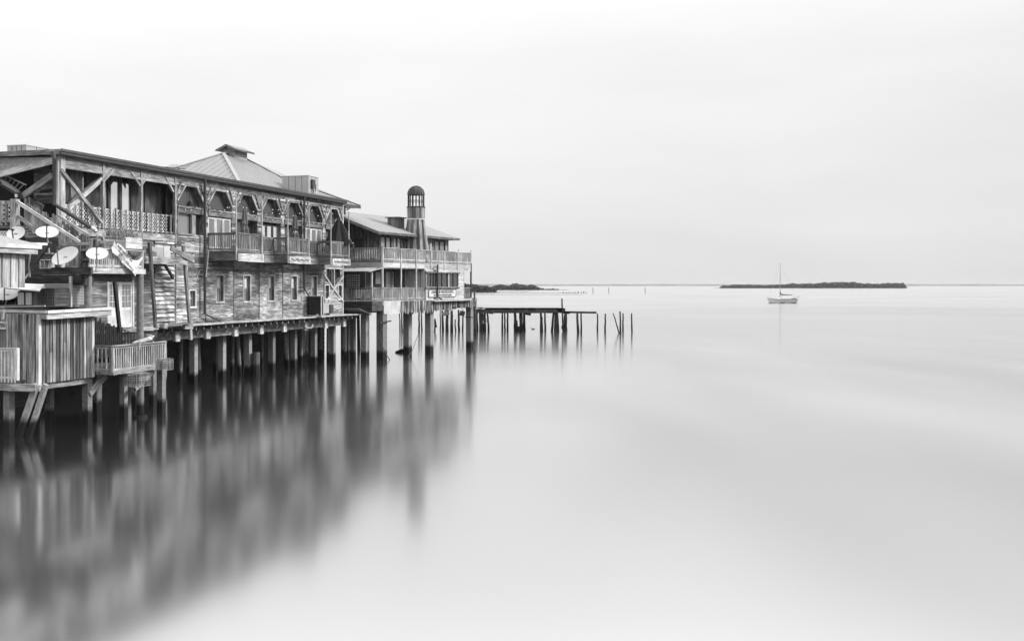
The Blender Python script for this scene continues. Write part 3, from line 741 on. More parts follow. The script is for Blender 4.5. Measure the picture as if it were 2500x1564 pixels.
# ---- sawtooth balcony: three bays standing proud, two links between them
bal = [F1.hy(p, -1.9)[0] for p in (D(855, 1100), D(1462, 1155), D(1972, 1195))]
starts = bal; ends = [F1.hy(p, -1.9)[0] for p in (D(1155, 1130), D(1710, 1165), D(2182, 1210))]
ZR = 9.08; ylk = -.85; yo = -1.9
for i in range(3):
    a0, a1 = starts[i], ends[i]
    mb = MB(); mb.box(a0, a1, yo, 0, ZF-.05, ZF, 1)
    bc = mb.build('balcony', 'wood_mid', bld)
    mb = MB(); mb.box(a0+.06, a1+.1, yo-.1, yo-.03, ZF-.62, ZF-.14, 0, .85); mb.build('fascia_board', 'wood_pale', bc)
    mb = MB(); mb.box(a0-.02, a0+.05, yo-.02, -.02, ZF-.58, ZF-.1, 1, .3); mb.build('side_board', 'wood_mid', bc)
    mb = MB()
    for k in range(3): mb.bar((a0+.1+k*(a1-a0-.2)/2, yo+.1, ZF-.3), (a0+.1+k*(a1-a0-.2)/2, -.03, ZF-.3), .08, .3)
    mb.build('joist', 'wood_dark', bc)
    railing(bc, (a0, yo), (a1, yo), ZF, ZR, posts=(0, .5, 1), spacing=.1, bw_=.035, mat='wood')
    railing(bc, (a0, yo), (a0, 0 if i == 0 else ylk), ZF, ZR, posts=(1,), spacing=.12, bw_=.04, mat='wood_mid')
    if i < 2:
        b0_, b1_ = a1, starts[i+1]
        mb = MB(); mb.box(b0_, b1_, ylk, -.0, ZF-.06, ZF-.003, 0); mb.box(b0_, b1_, ylk-.06, ylk, ZF-.6, ZF-.12, 0, .5); lk = mb.build('balcony_link', 'wood', bld)
        railing(lk, (b0_, ylk), (b1_, ylk), ZF, ZR-.02, posts=(0, 1), spacing=.12, bw_=.04, mat='wood_mid')
    else:
        mb = MB(); mb.bar((a1, yo, ZR), (a1+.7, yo, ZR), .12, .05, tone=1); mb.build('rail_end', 'wood_pale', bc)
        railing(bc, (a1, yo), (a1, 0), ZF, ZR, posts=(), spacing=.12, mat='wood_mid')
    if i == 0:   # carved fish-like scrollwork on the boards
        pass
# scrollwork on the fascia boards of the second and third balcony
for i in (1, 2):
    a0, a1 = starts[i]+.3, ends[i]-.2; mb = MB(); n = 26
    for ph, am in ((0, .09), (1.6, .06)):
        pts = [(a0+(a1-a0)*k/n, yo-.112, ZF-.38+am*sin(ph+k*.9*(1 if i == 1 else 1.7))*(1-.3*k/n)) for k in range(n+1)]
        mb.tube(pts, .014, 5, .02)
    mb.build('scroll_carving', 'wood_mid', bld)
# slim poles at the balcony corners
poles = []
for i, (p, zb_, zt_) in enumerate([(D(850, 1100), 7.45, 11.45), (D(1155, 1130), 7.45, 11.3), (D(1462, 1155), 7.4, 11.4), (D(1708, 1165), 7.4, 11.3), (D(1968, 1195), 7.4, 11.4), (D(2180, 1210), 7.4, 11.35)]):
    a = F1.hy(p, -1.98)[0]; tilt = -.18 if i == 2 else 0
    mb = MB(); mb.tube([(a, -2.0, zb_), (a+tilt*.3, -2.0, zt_)], .045, 8); o_ = mb.build('balcony_pole', 'wood_pale', bld); poles.append((a, -2.0, zt_))
# downspouts
def pipe(name, pts, r, mat='steel_dark', parent=None):
    mb = MB(); mb.tube(pts, r, 10); return mb.build(name, mat, parent or bld)
a = F1.hy(D(485, 600), -.28)[0]
p = F1.hy3(E(485, 1000), -.28); q = F1.hy3(E(668, 1078), -.28)
pipe('downspout', [(a, -.28, ZT+.1), (a, -.28, p[2]), q], .085)
a = F1.hy(D(1658, 700), -.28)[0]; p = F1.hy3(E(1655, 700), -.28); q = F1.hy3(E(1712, 780), -.45)
pipe('downspout', [(a, -.28, ZT+.1), (a, -.28, p[2]), (q[0], -.45, q[2])], .08)
p0 = F1.hy3(A(712, 260), -.5); p1 = F1.hy3(A(712, 850), -.5); p2 = F1.hy3(A(1180, 1150), -.75); p3 = F1.hy3(A(1255, 1215), -.85)
pipe('downspout', [(p0[0], -.4, ZT+.05), p0, p1, p2], .1)
pipe('downspout_outlet', [p2, (p2[0]+.3, -.8, p2[2]-.12), p3], .11, 'steel_white')
a = F1.hy(A(765, 500), -.16)[0]; pipe('conduit', [(a, -.16, 9.2), (a, -.16, 11.9)], .025, 'steel_white')
px_, _ = F1.hy(D(2180, 900), -.2); 
pipe('downspout', [F1.hy3(D(2195, 800), .9), F1.hy3(D(2190, 815), .9), F1.hy3(D(2160, 835), .9)], .06)
# pale roof-line cables on the wall
pipe('cable', [F1.hy3(E(315, 682), -.06), F1.hy3(E(370, 620), -.06), F1.hy3(E(430, 475), -.06), F1.hy3(E(500, 465), -.06)], .012, 'white')
pipe('drain_pole', [F1.hy3(E(530, 245), -.4), F1.hy3(E(497, 560), -.4)], .03, 'steel_white')
# ================================================================== LIGHTHOUSE BUILDING
lh = thing(F2, 'lighthouse_building', (0, 0, 0), 'pale two-storey stilt house with wraparound railed porches around the small wooden light tower', 'building')
def hs(px_, yl=0): return F2.hy((px_, 690), yl)[0]
sA, sB = hs(933.6), hs(1149.8); sL = hs(907.5); sBay0, sBay1 = hs(1036), hs(1128.6)
DEP = 9.0
ZU = 7.95; ZRU = 8.95; ZL = 4.78; ZRL = 5.74
pf = lambda a, b, o: (a, -o, b)
# upper deck
mb = MB(); mb.box(sA-.05, sB+.02, -.02, DEP, ZU-.08, ZU, 0)
mb.build('upper_deck', 'wood_mid', lh)
mb = MB(); mb.box(sA, sBay0, -.02, .06, 7.36, ZU-.2, 0, .9); mb.box(sA-.06, sA, .0, 4.2, 7.3, ZU-.2, 1, .3); mb.build('deck_fascia', 'whitebuild', lh)
mb = MB(); board_wall(mb, sBay0, sB, 7.2, ZU-.1, [], .16, pf); mb.box(sB-.02, sB+.06, 0, DEP, 7.25, ZU-.1, 1, .5); mb.build('deck_fascia', 'whitebuild', lh)
up = railing(lh, (sA, 0), (sB, 0), ZU-.02, ZRU, posts=(0, .52, .84, 1), spacing=.125, bw_=.045, picket_down=.26, finial=True, post_up=.03, mat='wood_pale', mat2='wood_pale')
railing(lh, (sA, 0), (sA, 3.8), ZU-.02, ZRU, posts=(.72,), spacing=.16, bw_=.05, picket_down=.26, finial=True, mat='wood', mat2='wood_pale', name='side_railing')
railing(lh, (sB, 0), (sB, DEP), ZU-.02, ZRU, posts=(.3, .6, 1), spacing=.16, picket_down=.26, finial=True, mat='wood_mid', name='side_railing')
for s_ in (hs(978), hs(1015), hs(1051), hs(1084), hs(1116)):
    mb = MB(); mb.box(s_-.06, s_+.06, -.09, -.0, 7.3 if s_ > sBay0 else ZL, ZRU-.05, 2, .8); mb.build('porch_post', 'wood_pale', lh)
mb = MB(); mb.box(sA-.07, sA+.07, -.07, .07, ZL, ZRU, 2, .9); mb.build('porch_post', 'wood_pale', lh)
mb = MB(); mb.box(sB-.06, sB+.06, -.06, .06, ZL, ZU, 2, .3); mb.build('porch_post', 'wood_dark', lh)
mb = MB(); mb.box(sB-.06, sB+.06, 3.8, 3.92, ZL, ZU, 2, .3); mb.build('porch_post', 'wood_dark', lh)
# upper room: timber walls
w0, w1, wy = hs(925.5, 1.2)+.1, hs(1095, 1.2), 1.2
tz = hs(1015.7, 1.1)
upwins = []
def uw(x0, x1, y0, y1):
    a0, zt_ = F2.hy(G(x0, y0), wy); a1 = F2.hy(G(x1, y0), wy)[0]; return rect(a0, a1, ZU+.05, 9.92)
for x0, x1 in ((815, 985), (1010, 1140), (1150, 1240), (1555, 1640), (1655, 1820)): upwins.append(uw(x0, x1, 930, 1100))
ZE = 10.2
mb = MB(); vp = lambda a, b, o: (b, wy-o, a)
board_wall(mb, ZU, ZE, w0, w1, [[(q, p) for p, q in h] for h in upwins], .17, vp, lap=.012, seg=(5, 9), flip=True)
mb.build('upper_wall', 'plank', lh)
gz = lambda y: ZE+.05+(y-.6)*.36
mb = MB(); dw = (wy+1.1, wy+2.3)
board_wall(mb, ZU, 12.3, wy, 7.5, [], .17, lambda a, b, o: (w0-o, b, min(a, gz(min(b, 12-b)))), lap=.012, seg=(9, 12))
mb.build('gable_wall', 'plank_dark', lh)
mb = MB(); mb.box(w1-.05, w1, wy, 8, ZU, ZE, 2); mb.build('side_wall', 'plank_dark', lh)
dy0, _ = F2.hx(G(600, 1000), w0-.03); dy1, dz1 = F2.hx(G(350, 905), w0-.03)
mb = MB(); mb.box(w0-.06, w0-.03, dy0+.2, dy1-.3, ZU, 9.7, 2); gd = mb.build('gable_door', 'wood_dark', lh)
mb = MB(); mb.box(w0-.3, w0-.03, dy0, dy1, 9.75, 9.85, 1); mb.build('door_hood', 'wood_dark', gd)
for i, h in enumerate(upwins):
    (a0, b0), (a1, _), (_, b1), _ = h
    mb = MB(); t_ = .07
    mb.box(a0-.02, a0+t_, wy-.05, wy+.05, b0, b1, 2); mb.box(a1-t_, a1+.02, wy-.05, wy+.05, b0, b1, 2); mb.box((a0+a1)/2-.05, (a0+a1)/2+.05, wy-.04, wy+.05, b0, b1, 2); mb.box(a0, a1, wy-.045, wy+.05, b1-.08, b1+.02, 0)
    w_ = mb.build('window', 'wood_dark' if i != 3 else 'wood', lh)
    mb = MB(); mb.face([(a0, wy+.04, b0), (a1, wy+.04, b0), (a1, wy+.04, b1), (a0, wy+.04, b1)]); mb.build('pane', ('pane_grey', 'pane_grey', 'pane', 'pane_grey', 'pane_grey')[i], w_)
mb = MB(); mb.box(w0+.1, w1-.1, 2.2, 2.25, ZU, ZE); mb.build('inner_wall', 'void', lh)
mb = MB(); a_ = F2.hy(G(1595, 1050), .9)[0]; mb.box(a_-.05, a_+.08, .85, .9, ZU, 9.6, 2); mb.build('pale_door_edge', 'white', lh)
# roof
e0 = F2.hy(G(797, 862), .6)[0]; e1 = F2.hy(G(2050, 965), .6)[0]; rr = F2.hy(G(1190, 650), 6.0)[0]
ze = F2.hy(G(797, 858), .6)[1]; zr = 12.22
mb = MB(); T_ = .12
fr = [(e0, .6, ze), (e1, .6, ze), (rr, 6, zr), (e0, 6, zr)]
mb.face(fr, [(0, 0), (15, 0), (9, 5.7), (0, 5.7)]); mb.face([(e1, .6, ze), (e1, 11.4, ze), (rr, 6, zr)]); mb.face([(e1, 11.4, ze), (e0, 11.4, ze), (e0, 6, zr), (rr, 6, zr)])
mb.face([(e0, .6, ze-T_), (e0, 6, zr-T_), (e0, 11.4, ze-T_), (e1, 11.4, ze-T_), (e1, .6, ze-T_)])
rf = mb.build('roof', 'shingle', lh)
mb = MB(); mb.bar((e0-.03, .6, ze-.1), (e1, .6, ze-.1), .06, .2, tone=.2); mb.build('eaves', 'wood_mid', rf)
mb = MB(); mb.bar((e0-.02, .57, ze-.11), (e0-.02, 6, zr-.11), .06, .2, tone=.3); mb.bar((e0+.05, .6, ze-.22), (e0+.05, 6, zr-.22), .05, .1, tone=.9); mb.bar((e0-.02, 11.4, ze-.11), (e0-.02, 6, zr-.11), .06, .2); mb.build('rake_board', 'wood', rf)
mb = MB(); mb.bar((e1, .6, ze-.09), (e1, 11.4, ze-.09), .06, .18); mb.build('eaves', 'wood_mid', rf)
pc = F2.hy3(G(1080, 790), 2.6); cx_ = pc[0]
mb = MB(); mb.box(cx_-.62, cx_+.52, 2.2, 3.2, 10.7, 11.72, 2); mb.box(cx_-.8, cx_+.7, 2.05, 3.35, 11.72, 11.8, 0, .2); mb.build('chimney', 'plank', rf)
# lower porch
mb = MB(); mb.box(sL, sBay0, -.02, DEP, ZL-.08, ZL, 0); mb.box(sBay0, sB, -.02, DEP, ZL-.085, ZL-.002, 0); mb.build('porch_floor', 'wood_mid', lh)
railing(lh, (sL, -.02), (sBay0, -.02), ZL-.02, ZRL, posts=(0,), spacing=.13, bw_=.045, picket_down=.12, mat='wood_pale', mat2='wood_pale', name='railing', rail_w=.12)
railing(lh, (sL, 0), (sL, 2.7), ZL-.02, ZRL, posts=(1,), spacing=.15, bw_=.05, picket_down=.12, mat='wood_mid', name='side_railing', mat2='wood_pale')
railing(lh, (sBay1, .02), (sB, .02), ZL-.02, ZRL-.05, posts=(1,), spacing=.13, bw_=.04, mat='wood', name='railing')
mb = MB(); mb.box(sL-.06, sL+.06, -.06, .06, ZRL, 7.05, 2, .8); mb.build('porch_post', 'wood_pale', lh)
mb = MB(); mb.box(sL, sL+.08, .0, 4, ZL, ZL+.02, 1)
mb.build('floor_edge', 'wood_pale', lh)
yb = 1.7
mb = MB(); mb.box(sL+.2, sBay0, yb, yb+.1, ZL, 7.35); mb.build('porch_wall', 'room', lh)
mb = MB(); mb.box(sA, sBay0, -.02, yb, 7.28, 7.34, 0); mb.build('porch_ceiling', 'wood_mid', lh)
def lpan(x0, x1, y0, y1, name, mat, yl=yb-.03):
    a0, zt_ = F2.hy(H(x0, y0), yl); a1 = F2.hy(H(x1, y0), yl)[0]; zb_ = max(ZL, F2.hy(H(x0, y1), yl)[1])
    mb = MB(); mb.box(a0, a1, yl, yl+.025, zb_, zt_); return mb.build(name, mat, lh)
lpan(745, 820, 405, 590, 'window_blind', 'white', yb-.05)
lpan(905, 1000, 405, 830, 'glazed_door', 'pane_grey'); lpan(1000, 1025, 400, 830, 'door_jamb', 'wood_pale', yb-.08)
lpan(1030, 1110, 405, 830, 'glazed_door', 'pane'); lpan(1145, 1200, 405, 830, 'glazed_door', 'pane'); lpan(1200, 1250, 340, 830, 'wall_panel', 'wood_pale', yb-.06); lpan(1375, 1450, 340, 830, 'wall_panel', 'wood', yb-.07)
lpan(1255, 1370, 345, 830, 'wall_panel', 'wood_mid', yb-.05)
# left end room with its lattice window and corrugated awning
xl_ = sL+.25
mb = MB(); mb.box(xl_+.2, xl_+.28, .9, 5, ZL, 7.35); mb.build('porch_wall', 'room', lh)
y0_, z1_ = F2.hx(H(490, 445), sL+.1); y1_, z0_ = F2.hx(H(290, 640), sL+.1)
mb = MB(); mb.box(sL+.1, sL+.14, y0_, y1_, ZRL-.1, z1_); lw_ = mb.build('lattice_screen', 'white', lh)
mb = MB(); n = 7
for i in range(n+1):
    y = y0_+(y1_-y0_)*i/n; mb.box(sL+.07, sL+.10, y-.045, y+.045, ZRL-.1, z1_, 2)
for i in range(7):
    z = ZRL-.1+(z1_-ZRL+.1)*i/6; mb.box(sL+.06, sL+.098, y0_, y1_, z-.04, z+.04, 1)
mb.build('lattice_bars', 'wood_mid', lw_)
mb = MB(); a_, zA = F2.hx(H(860, 350), sL-.2); b_, zB = F2.hx(H(245, 370), sL-.2)
n = 40
for i in range(n):
    y0 = -.3+(3.4)*i/n; y1 = -.3+3.4*(i+1)/n
    mb.prism([(sL-1.0, y0, 7.0), (sL-1.0, y1, 7.0), (sL+.4, y1, 7.28), (sL+.4, y0, 7.28)], (0, 0, .02+(.02 if i % 2 else 0)), .7 if i % 2 else .2, (1, 0, .2))
mb.prism([(sL-.9, -.33, 6.95), (sL+1.3, -.33, 7.3), (sL+1.3, -.33, 7.38), (sL-.9, -.33, 7.05)], (0, .04, 0), .9)
mb.build('corrugated_awning', 'steel', lh)
# bay room with the sign
yb2 = -.16
bw0, zt_ = F2.hy(H(1522, 420), yb2); bw1, zb_ = F2.hy(H(2030, 635), yb2)
mb = MB(); board_wall(mb, sBay0, sBay1, ZL-.16, 7.22, [rect(bw0, bw1, zb_, zt_)], .14, lambda a, b, o: (a, yb2-o, b), lap=.012); reveal(mb, rect(bw0, bw1, zb_, zt_), lambda a, b, o: (a, yb2-o, b), .12)
for s_ in (sBay0, sBay1): mb.box(s_-.03, s_+.03, yb2-.03, yb2+3, ZL-.16, 7.22, 2, .8 if s_ == sBay0 else .1)
bay = mb.build('bay_wall', 'whitebuild', lh)
mb = MB(); mb.box(sBay1+.032, sBay1+.05, yb2, 4, ZL, 7.2, 2, .2); mb.build('side_wall', 'wood_dark', lh)
mb = MB(); mb.box(bw0-.08, bw1+.1, yb2-.14, yb2+.02, zt_, zt_+.1, 0, .2); mb.box(bw0-.05, bw1+.05, yb2-.1, yb2+.02, zb_-.14, zb_-.02, 0, .3)
mb.box(bw0, bw0+.05, yb2-.02, yb2+.04, zb_, zt_, 2); wf = mb.build('window', 'wood_mid', lh)
for fx in (.345, .685):
    mb = MB(); c_ = bw0+(bw1-bw0)*fx; mb.box(c_-.09, c_+.09, yb2-.03, yb2+.05, zb_-.02, zt_, 2, .9); mb.build('mullion', 'wood_pale', wf)
mb = MB()
for fx in (.17, .5, .85): c_ = bw0+(bw1-bw0)*fx; mb.box(c_-.04, c_+.04, yb2+.03, yb2+.07, zb_, zt_, 2)
mb.build('sash', 'wood_dark', wf)
mb = MB(); mb.face([(bw0, yb2+.08, zb_), (bw1, yb2+.08, zb_), (bw1, yb2+.08, zt_), (bw0, yb2+.08, zt_)]); mb.build('pane', 'pane', wf)
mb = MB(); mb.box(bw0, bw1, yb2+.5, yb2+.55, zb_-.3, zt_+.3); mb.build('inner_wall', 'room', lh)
mb = MB(); mb.box(sBay0+1.0, sB-.6, -.5, -.1, ZL-.26, ZL-.18, 0, .9); mb.build('ledger_board', 'wood_pale', lh)
# ragged plank skirt and white panel under the porch
r0, _ = F2.hy(H(1135, 900), -.05); r1, _ = F2.hy(H(2265, 900), -.05)
def skirt(a, b, at_):
    mb = MB(); x = a
    while x < b:
        w_ = rnd.uniform(.08, .2); zb_ = 3.62+rnd.uniform(-.12, .14)+(.25 if x > (a*.35+b*.65) else 0)*.9; zt2_ = ZL-.15+(.1 if x > b-1 else 0); ln = rnd.uniform(-.07, .07)
        p = at_(x, zb_); q = at_(x+ln, zt2_); mb.bar(p, q, w_, .035, (0, -1, 0)); x += w_+rnd.uniform(.0, .04)
    return mb
sk = skirt(r0, r1+.5, lambda x, z: (x, -.12+rnd.uniform(-.05, .05), z)); sk.build('plank_skirt', 'ragged', lh)
mb = MB(); mb.box(r0, sB, -.05, -.02, 3.85, ZL-.2, 0); mb.build('skirt_backing', 'wood_dark', lh)
mb = MB(); a0 = F2.hy(H(870, 900), -.05)[0]; mb.box(a0, r0, -.08, -.02, 3.62, ZL-.12, 2, .7); mb.build('skirt_panel', 'whitebuild', lh)
mb = MB(); mb.box(sL-.02, sL+.05, 0, 4.4, 3.75, ZL-.1, 1); mb.box(sL, sA, -.04, .04, 3.9, ZL-.1, 0); mb.build('skirt_board', 'wood_dark', lh)
mb = MB(); mb.prism([(sL, .0, 3.6), (sL, 3.4, 3.6), (sL-1.2, 3.4, 4.1), (sL-1.2, .4, 4.1)], (0, 0, .06), .4); mb.build('skirt_board', 'wood_mid', lh)
mb = MB(); mb.box(sL, sB-.2, 1.5, 1.8, 3.7, 4.1, 0); mb.box(sL, sB-.2, 5, 5.3, 3.7, 4.1, 0); mb.build('floor_beam', 'wood_dark', lh)
# downspout over the bay
a_, zt2_ = F2.hy(H(1715, 290), -.35); zb2 = F2.hy(H(1715, 800), -.35)[1]
mb = MB(); mb.tube([(a_, -.3, zt2_), (a_, -.3, zb2), (a_+.15, -.3, zb2-.02), (a_+.5, -.45, zb2-.18)], .075, 10); mb.bar((a_-.45, -.28, zb2-.02), (a_, -.28, zb2+.05), .1, .1); mb.build('downspout', 'steel_dark', lh)
mb = MB(); mb.bar((a_-.4, -.25, zt2_-.15), (a_, -.25, zt2_-.3), .05, .05); mb.bar((a_-.5, -.25, zt2_-.5), (a_, -.25, zt2_-.5), .05, .05); mb.build('pipe_bracket', 'steel_dark', lh)
# signboard
sg0, sz1 = F2.hy(H(1568, 680), -.2); sg1, sz0 = F2.hy(H(1988, 785), -.2)
sign = thing(F2, 'sign_board', ((sg0+sg1)/2, yb2-.06, sz0), 'white wooden sign reading HARBOUR MASTER SUITES below the band of three windows', 'sign')
mb = MB(); mb.box(sg0, sg1, yb2-.06, yb2-.03, sz0, sz1, 0, .9); mb.build('board', 'white', sign)
mb = MB()
for q in ((sg0, sg1, sz0-.02, sz0+.02), (sg0, sg1, sz1-.02, sz1+.02)): mb.box(q[0], q[1], yb2-.08, yb2-.055, q[2], q[3], 0)
for q in (sg0, sg1): mb.box(q-.02, q+.02, yb2-.081, yb2-.055, sz0, sz1, 2)
mb.build('frame', 'wood_dark', sign)
hh = sz1-sz0
text_obj('lettering', 'HARBOUR MASTER SUITES', hh*.62, sign, ((sg0+sg1)/2, yb2-.07, sz0+hh*.66), (pi/2, 0, 0), 'lead', (sg1-sg0)*.93/(hh*.62*13.7))
text_obj('lettering', 'THE OLD CEDAR WATERFRONT BUILDING', hh*.3, sign, ((sg0+sg1)/2, yb2-.07, sz0+hh*.22), (pi/2, 0, 0), 'lead', (sg1-sg0)*.74/(hh*.3*21.5))
# pilings of the lighthouse building
OFF[0] = (0, 0, 0)
def p2(px_, yl, w=.5, zt_=3.9, lean=0):
    s_ = F2.hy((px_, 800), yl)[0]; return piling(s_, yl, w, zt_, lh, 'pile', (lean, 0))
p2(932, .3, .62); p2(995, 1.6, .56); p2(1048, .5, .56); p2(1146.5, .4, .52, 4.4)
for px_, yl, w_ in ((891, 1.2, .5), (862, 2.5, .34), (849, 3.5, .36)):
    p2(px_, yl, w_)
for px_ in (875, 878):
    s_ = F2.hy((px_, 800), 8.5)[0]; piling(s_, 8.5, .2, 3.6, lh, 'pile_old', (-.15, 0), 'timber_pile', True)
for px_, z in ((1146.5, 2.95),):
    s_ = F2.hy((px_, 800), .4)[0]; mb = MB(); mb.box(s_-.3, s_+.3, .1, .72, z-.05, z+.03); mb.build('clamp_band', 'steel_dark', lh)
s_ = F2.hy((932, 800), .3)[0]
mb = MB(); mb.bar((s_-.95, -.1, 2.95), (s_+.75, -.1, 3.05), .07, .1); mb.bar((s_-.92, -.1, 2.95), (s_-.85, -.1, 2.35), .08, .1); mb.build('bracket_arm', 'wood_dark', lh)
# hanging rope between the pilings
mb = MB(); pts = [F2.hy3(I(*p), -.6) for p in ((665, 660), (720, 790), (780, 920), (850, 1020), (930, 1085))]; mb.tube(pts, .035, 5); mb.bar(pts[-1], (pts[-1][0]+.3, pts[-1][1], pts[-1][2]+.02), .12, .08)
solo(F2, mb, 'hanging_rope', 'rope', pts[0], 'thin rope sagging from the thick piling to a knot above the water', 'rope')
OFF[0] = (0, 0, 0)
mb = MB(); pts = [F2.hy3(I(*p), -.3) for p in ((1275, 620), (1230, 740), (1180, 880), (1100, 990), (1075, 1050), (1010, 1080))]; mb.tube(pts, .026, 5)
solo(F2, mb, 'hanging_rope', 'rope', pts[0], 'thinner rope trailing from a rear pile past the second front piling to the water', 'rope')
# drifting log wedged against a piling
pw = F2.hy3(I(1000, 900), 0)
mb = MB(); D0 = (6)*2500/(861-694); Xl = lambda px_: (px_-1250)/2500*D0
mb.prism([(Xl(964.5), D0, .0), (Xl(965.5), D0, .13), (Xl(981), D0, .36), (Xl(984), D0, .24), (Xl(990), D0, .2), (Xl(990), D0, -.05), (Xl(970), D0, -.05)], (0, .5, 0), .5)
solo(W, mb, 'drift_log', 'pile_old', (Xl(978), D0, 0), 'dark angular drift log floating against the foot of a piling', 'log')
# ================================================================== LIGHT TOWER
twy = 1.1; tw_s, _ = F2.hy(G(1372, 600), twy)
tower = thing(F2, 'light_tower', (tw_s, twy, ZU), 'small wooden lighthouse tower with open slatted lantern and dark ribbed dome rising through the roof', 'tower')
def tz_(y): return F2.hy(G(1372, y), twy)[1]
kk = F2.hy(G(1372, 600), twy); Yt = F2.o[1]+kk[0]*F2.ex[1]+twy*F2.ey[1]; mpp = Yt/2500/6.36   # metres per enlarged pixel
n = 22; tn = [rnd.random() for _ in range(n)]
mb = MB(); mb.lathe([(212*mpp, ZU), (158*mpp, tz_(830)), (137*mpp, tz_(680))], (tw_s, twy), n, False, tn); mb.build('tapered_shaft', 'ragged', tower)
mb = MB(); mb.lathe([(138*mpp, tz_(660)), (141*mpp, tz_(490)), (135*mpp, tz_(488)), (0, tz_(487))], (tw_s, twy), n, False, [rnd.random() for _ in range(n)]); mb.build('upper_shaft', 'ragged', tower)
mb = MB(); mb.lathe([(130*mpp, tz_(682)), (139*mpp, tz_(680)), (141*mpp, tz_(662)), (130*mpp, tz_(660))], (tw_s, twy), n); mb.build('pale_band', 'white', tower)
mb = MB(); mb.lathe([(130*mpp, tz_(492)), (147*mpp, tz_(490)), (147*mpp, tz_(476)), (0, tz_(474))], (tw_s, twy), n); mb.build('lantern_floor', 'wood_dark', tower)
mb = MB(); R0 = 126*mpp
for i in range(16):
    a = 2*pi*i/16+.1; x, y = tw_s+R0*cos(a), twy+R0*sin(a); mb.bar((x, y, tz_(476)), (x, y, tz_(292)), .05 if i % 4 else .1, .05 if i % 4 else .1, (cos(a), sin(a), 0))
mb.bar((tw_s, twy, tz_(476)), (tw_s, twy, tz_(292)), .08, .08)
for zz in (382, 398):
    pts = [(tw_s+R0*cos(2*pi*i/16), twy+R0*sin(2*pi*i/16), tz_(zz)) for i in range(17)]; mb.tube(pts, .016, 4)
mb.build('lantern_slats', 'wood_dark', tower)
mb = MB(); prof = [(133*mpp, tz_(295)), (134*mpp, tz_(288))]
for i in range(1, 9): a = i/8*pi/2; prof.append((131*mpp*cos(a), tz_(285)+(tz_(152)-tz_(285))*sin(a)))
mb.lathe(prof, (tw_s, twy), 20, False, [.15+.5*rnd.random() for _ in range(20)]); mb.lathe([(133*mpp, tz_(295)), (0, tz_(294))], (tw_s, twy), 20)
dm = mb.build('dome', 'plank_dark', tower)
mb = MB()
for i in range(20):
    a = 2*pi*i/20; pts = [(tw_s+(r+.01)*cos(a), twy+(r+.01)*sin(a), z) for r, z in prof[1:]]; mb.tube(pts, .018, 4)
mb.build('rib', 'wood_dark', dm)
# deck chair pieces on the upper porch
for i, (x_, y_) in enumerate(((1050, 1090), (1760, 1130))):
    p = F2.hy3(G(x_, y_), .75); ch = thing(F2, 'deck_chair', (p[0], .75, ZU), ('pale folding deck chair behind the railing left of the light tower', 'grey folding deck chair behind the railing right of the light tower')[i], 'chair', 'deck chairs on the upper porch')
    mt = ('steel_white', 'wood')[i]
    mb = MB(); mb.bar((p[0]-.25, .75, ZU+.42), (p[0]+.25, .75, ZU+.42), .45, .04); mb.build('seat', mt, ch)
    mb = MB(); mb.bar((p[0]+.2, .75, ZU+.42), (p[0]-.1, .75, ZU+1.12), .45, .04, (0, 0, 1)); mb.build('backrest', mt, ch)
    for sx in (-.22, .22):
        for sy in (-.2, .2): mb = MB(); mb.bar((p[0]+sx, .75+sy, ZU), (p[0]-sx, .75+sy, ZU+.42), .035, .035); mb.build('leg', mt, ch)
# ================================================================== LEFT SHEDS AND PLATFORMS
YS = -5.33
sC, sD = F1.hy((94, 900), YS)[0], F1.hy((226, 900), YS)[0]
zsb = F1.hy((94, 937), YS)[1]
shed = thing(F1, 'plank_shed', (sC, YS, zsb), 'windowless shed of stained vertical planks on pilings under a flat tarred roof', 'shed')
cz_ = F1.hy((114.5, 760.6), YS-.35); rz_ = F1.hy((272, 751.3), YS-.35)
zt_ = cz_[1]
mb = MB(); board_wall(mb, zsb, zt_-.12, sC, sD, [], .2, lambda a, b, o: (b, YS-o, a), seg=(9, 12), flip=True, lap=.03)
x = sC
while x < sD: mb.bar((x, YS-.03, zsb+.02), (x, YS-.03, zt_-.15), .05, .03, (0, -1, 0), tone=rnd.random()); x += .4
mb.build('plank_wall', 'plank', shed)
mb = MB()
y = YS
while y < YS+5:
    w_ = rnd.uniform(.12, .3); mb.box(sC-.03-rnd.random()*.03, sC+.01, y+.004, y+w_-.004, zsb-rnd.random()*.22, zt_-.1, 2); y += w_
mb.build('plank_wall', 'plank', shed)
mb = MB(); mb.box(sC-.06, sC+.07, YS-.06, YS+.06, zsb-.05, zt_-.1, 2, .9); mb.build('corner_board', 'plank_pale', shed)
mb = MB(); mb.box(sD-.1, sD+.05, YS-.06, YS+.06, zsb, zt_-.1, 2, 1); mb.build('corner_board', 'plank_pale', shed)
mb = MB(); mb.box(sD-.02, sD, YS, -1.0, zsb, zt_-.1, 1); mb.build('side_wall', 'plank_dark', shed)
mb = MB(); yy = YS-.35; lx = F1.hx((13, 754), cz_[0])
P0 = (cz_[0], yy, zt_); P1 = (rz_[0], yy, rz_[1]); P3 = (cz_[0], 1.2, zt_+.12)
mb.prism([P0, P1, (rz_[0], -1.0, rz_[1]+.12), (cz_[0]-.1, -1.0, zt_+.16), P3], (0, 0, -.05), .5); mb.build('roof', 'tar', shed)
mb = MB(); mb.bar((P0[0], yy-.03, P0[2]-.02), (P1[0], yy-.03, P1[2]-.02), .05, .12, tone=1); mb.bar((P0[0]-.03, yy, P0[2]-.02), (P3[0]-.03, 1.2, P3[2]-.02), .05, .1, tone=1)
mb.build('roof_edge', 'white', shed)
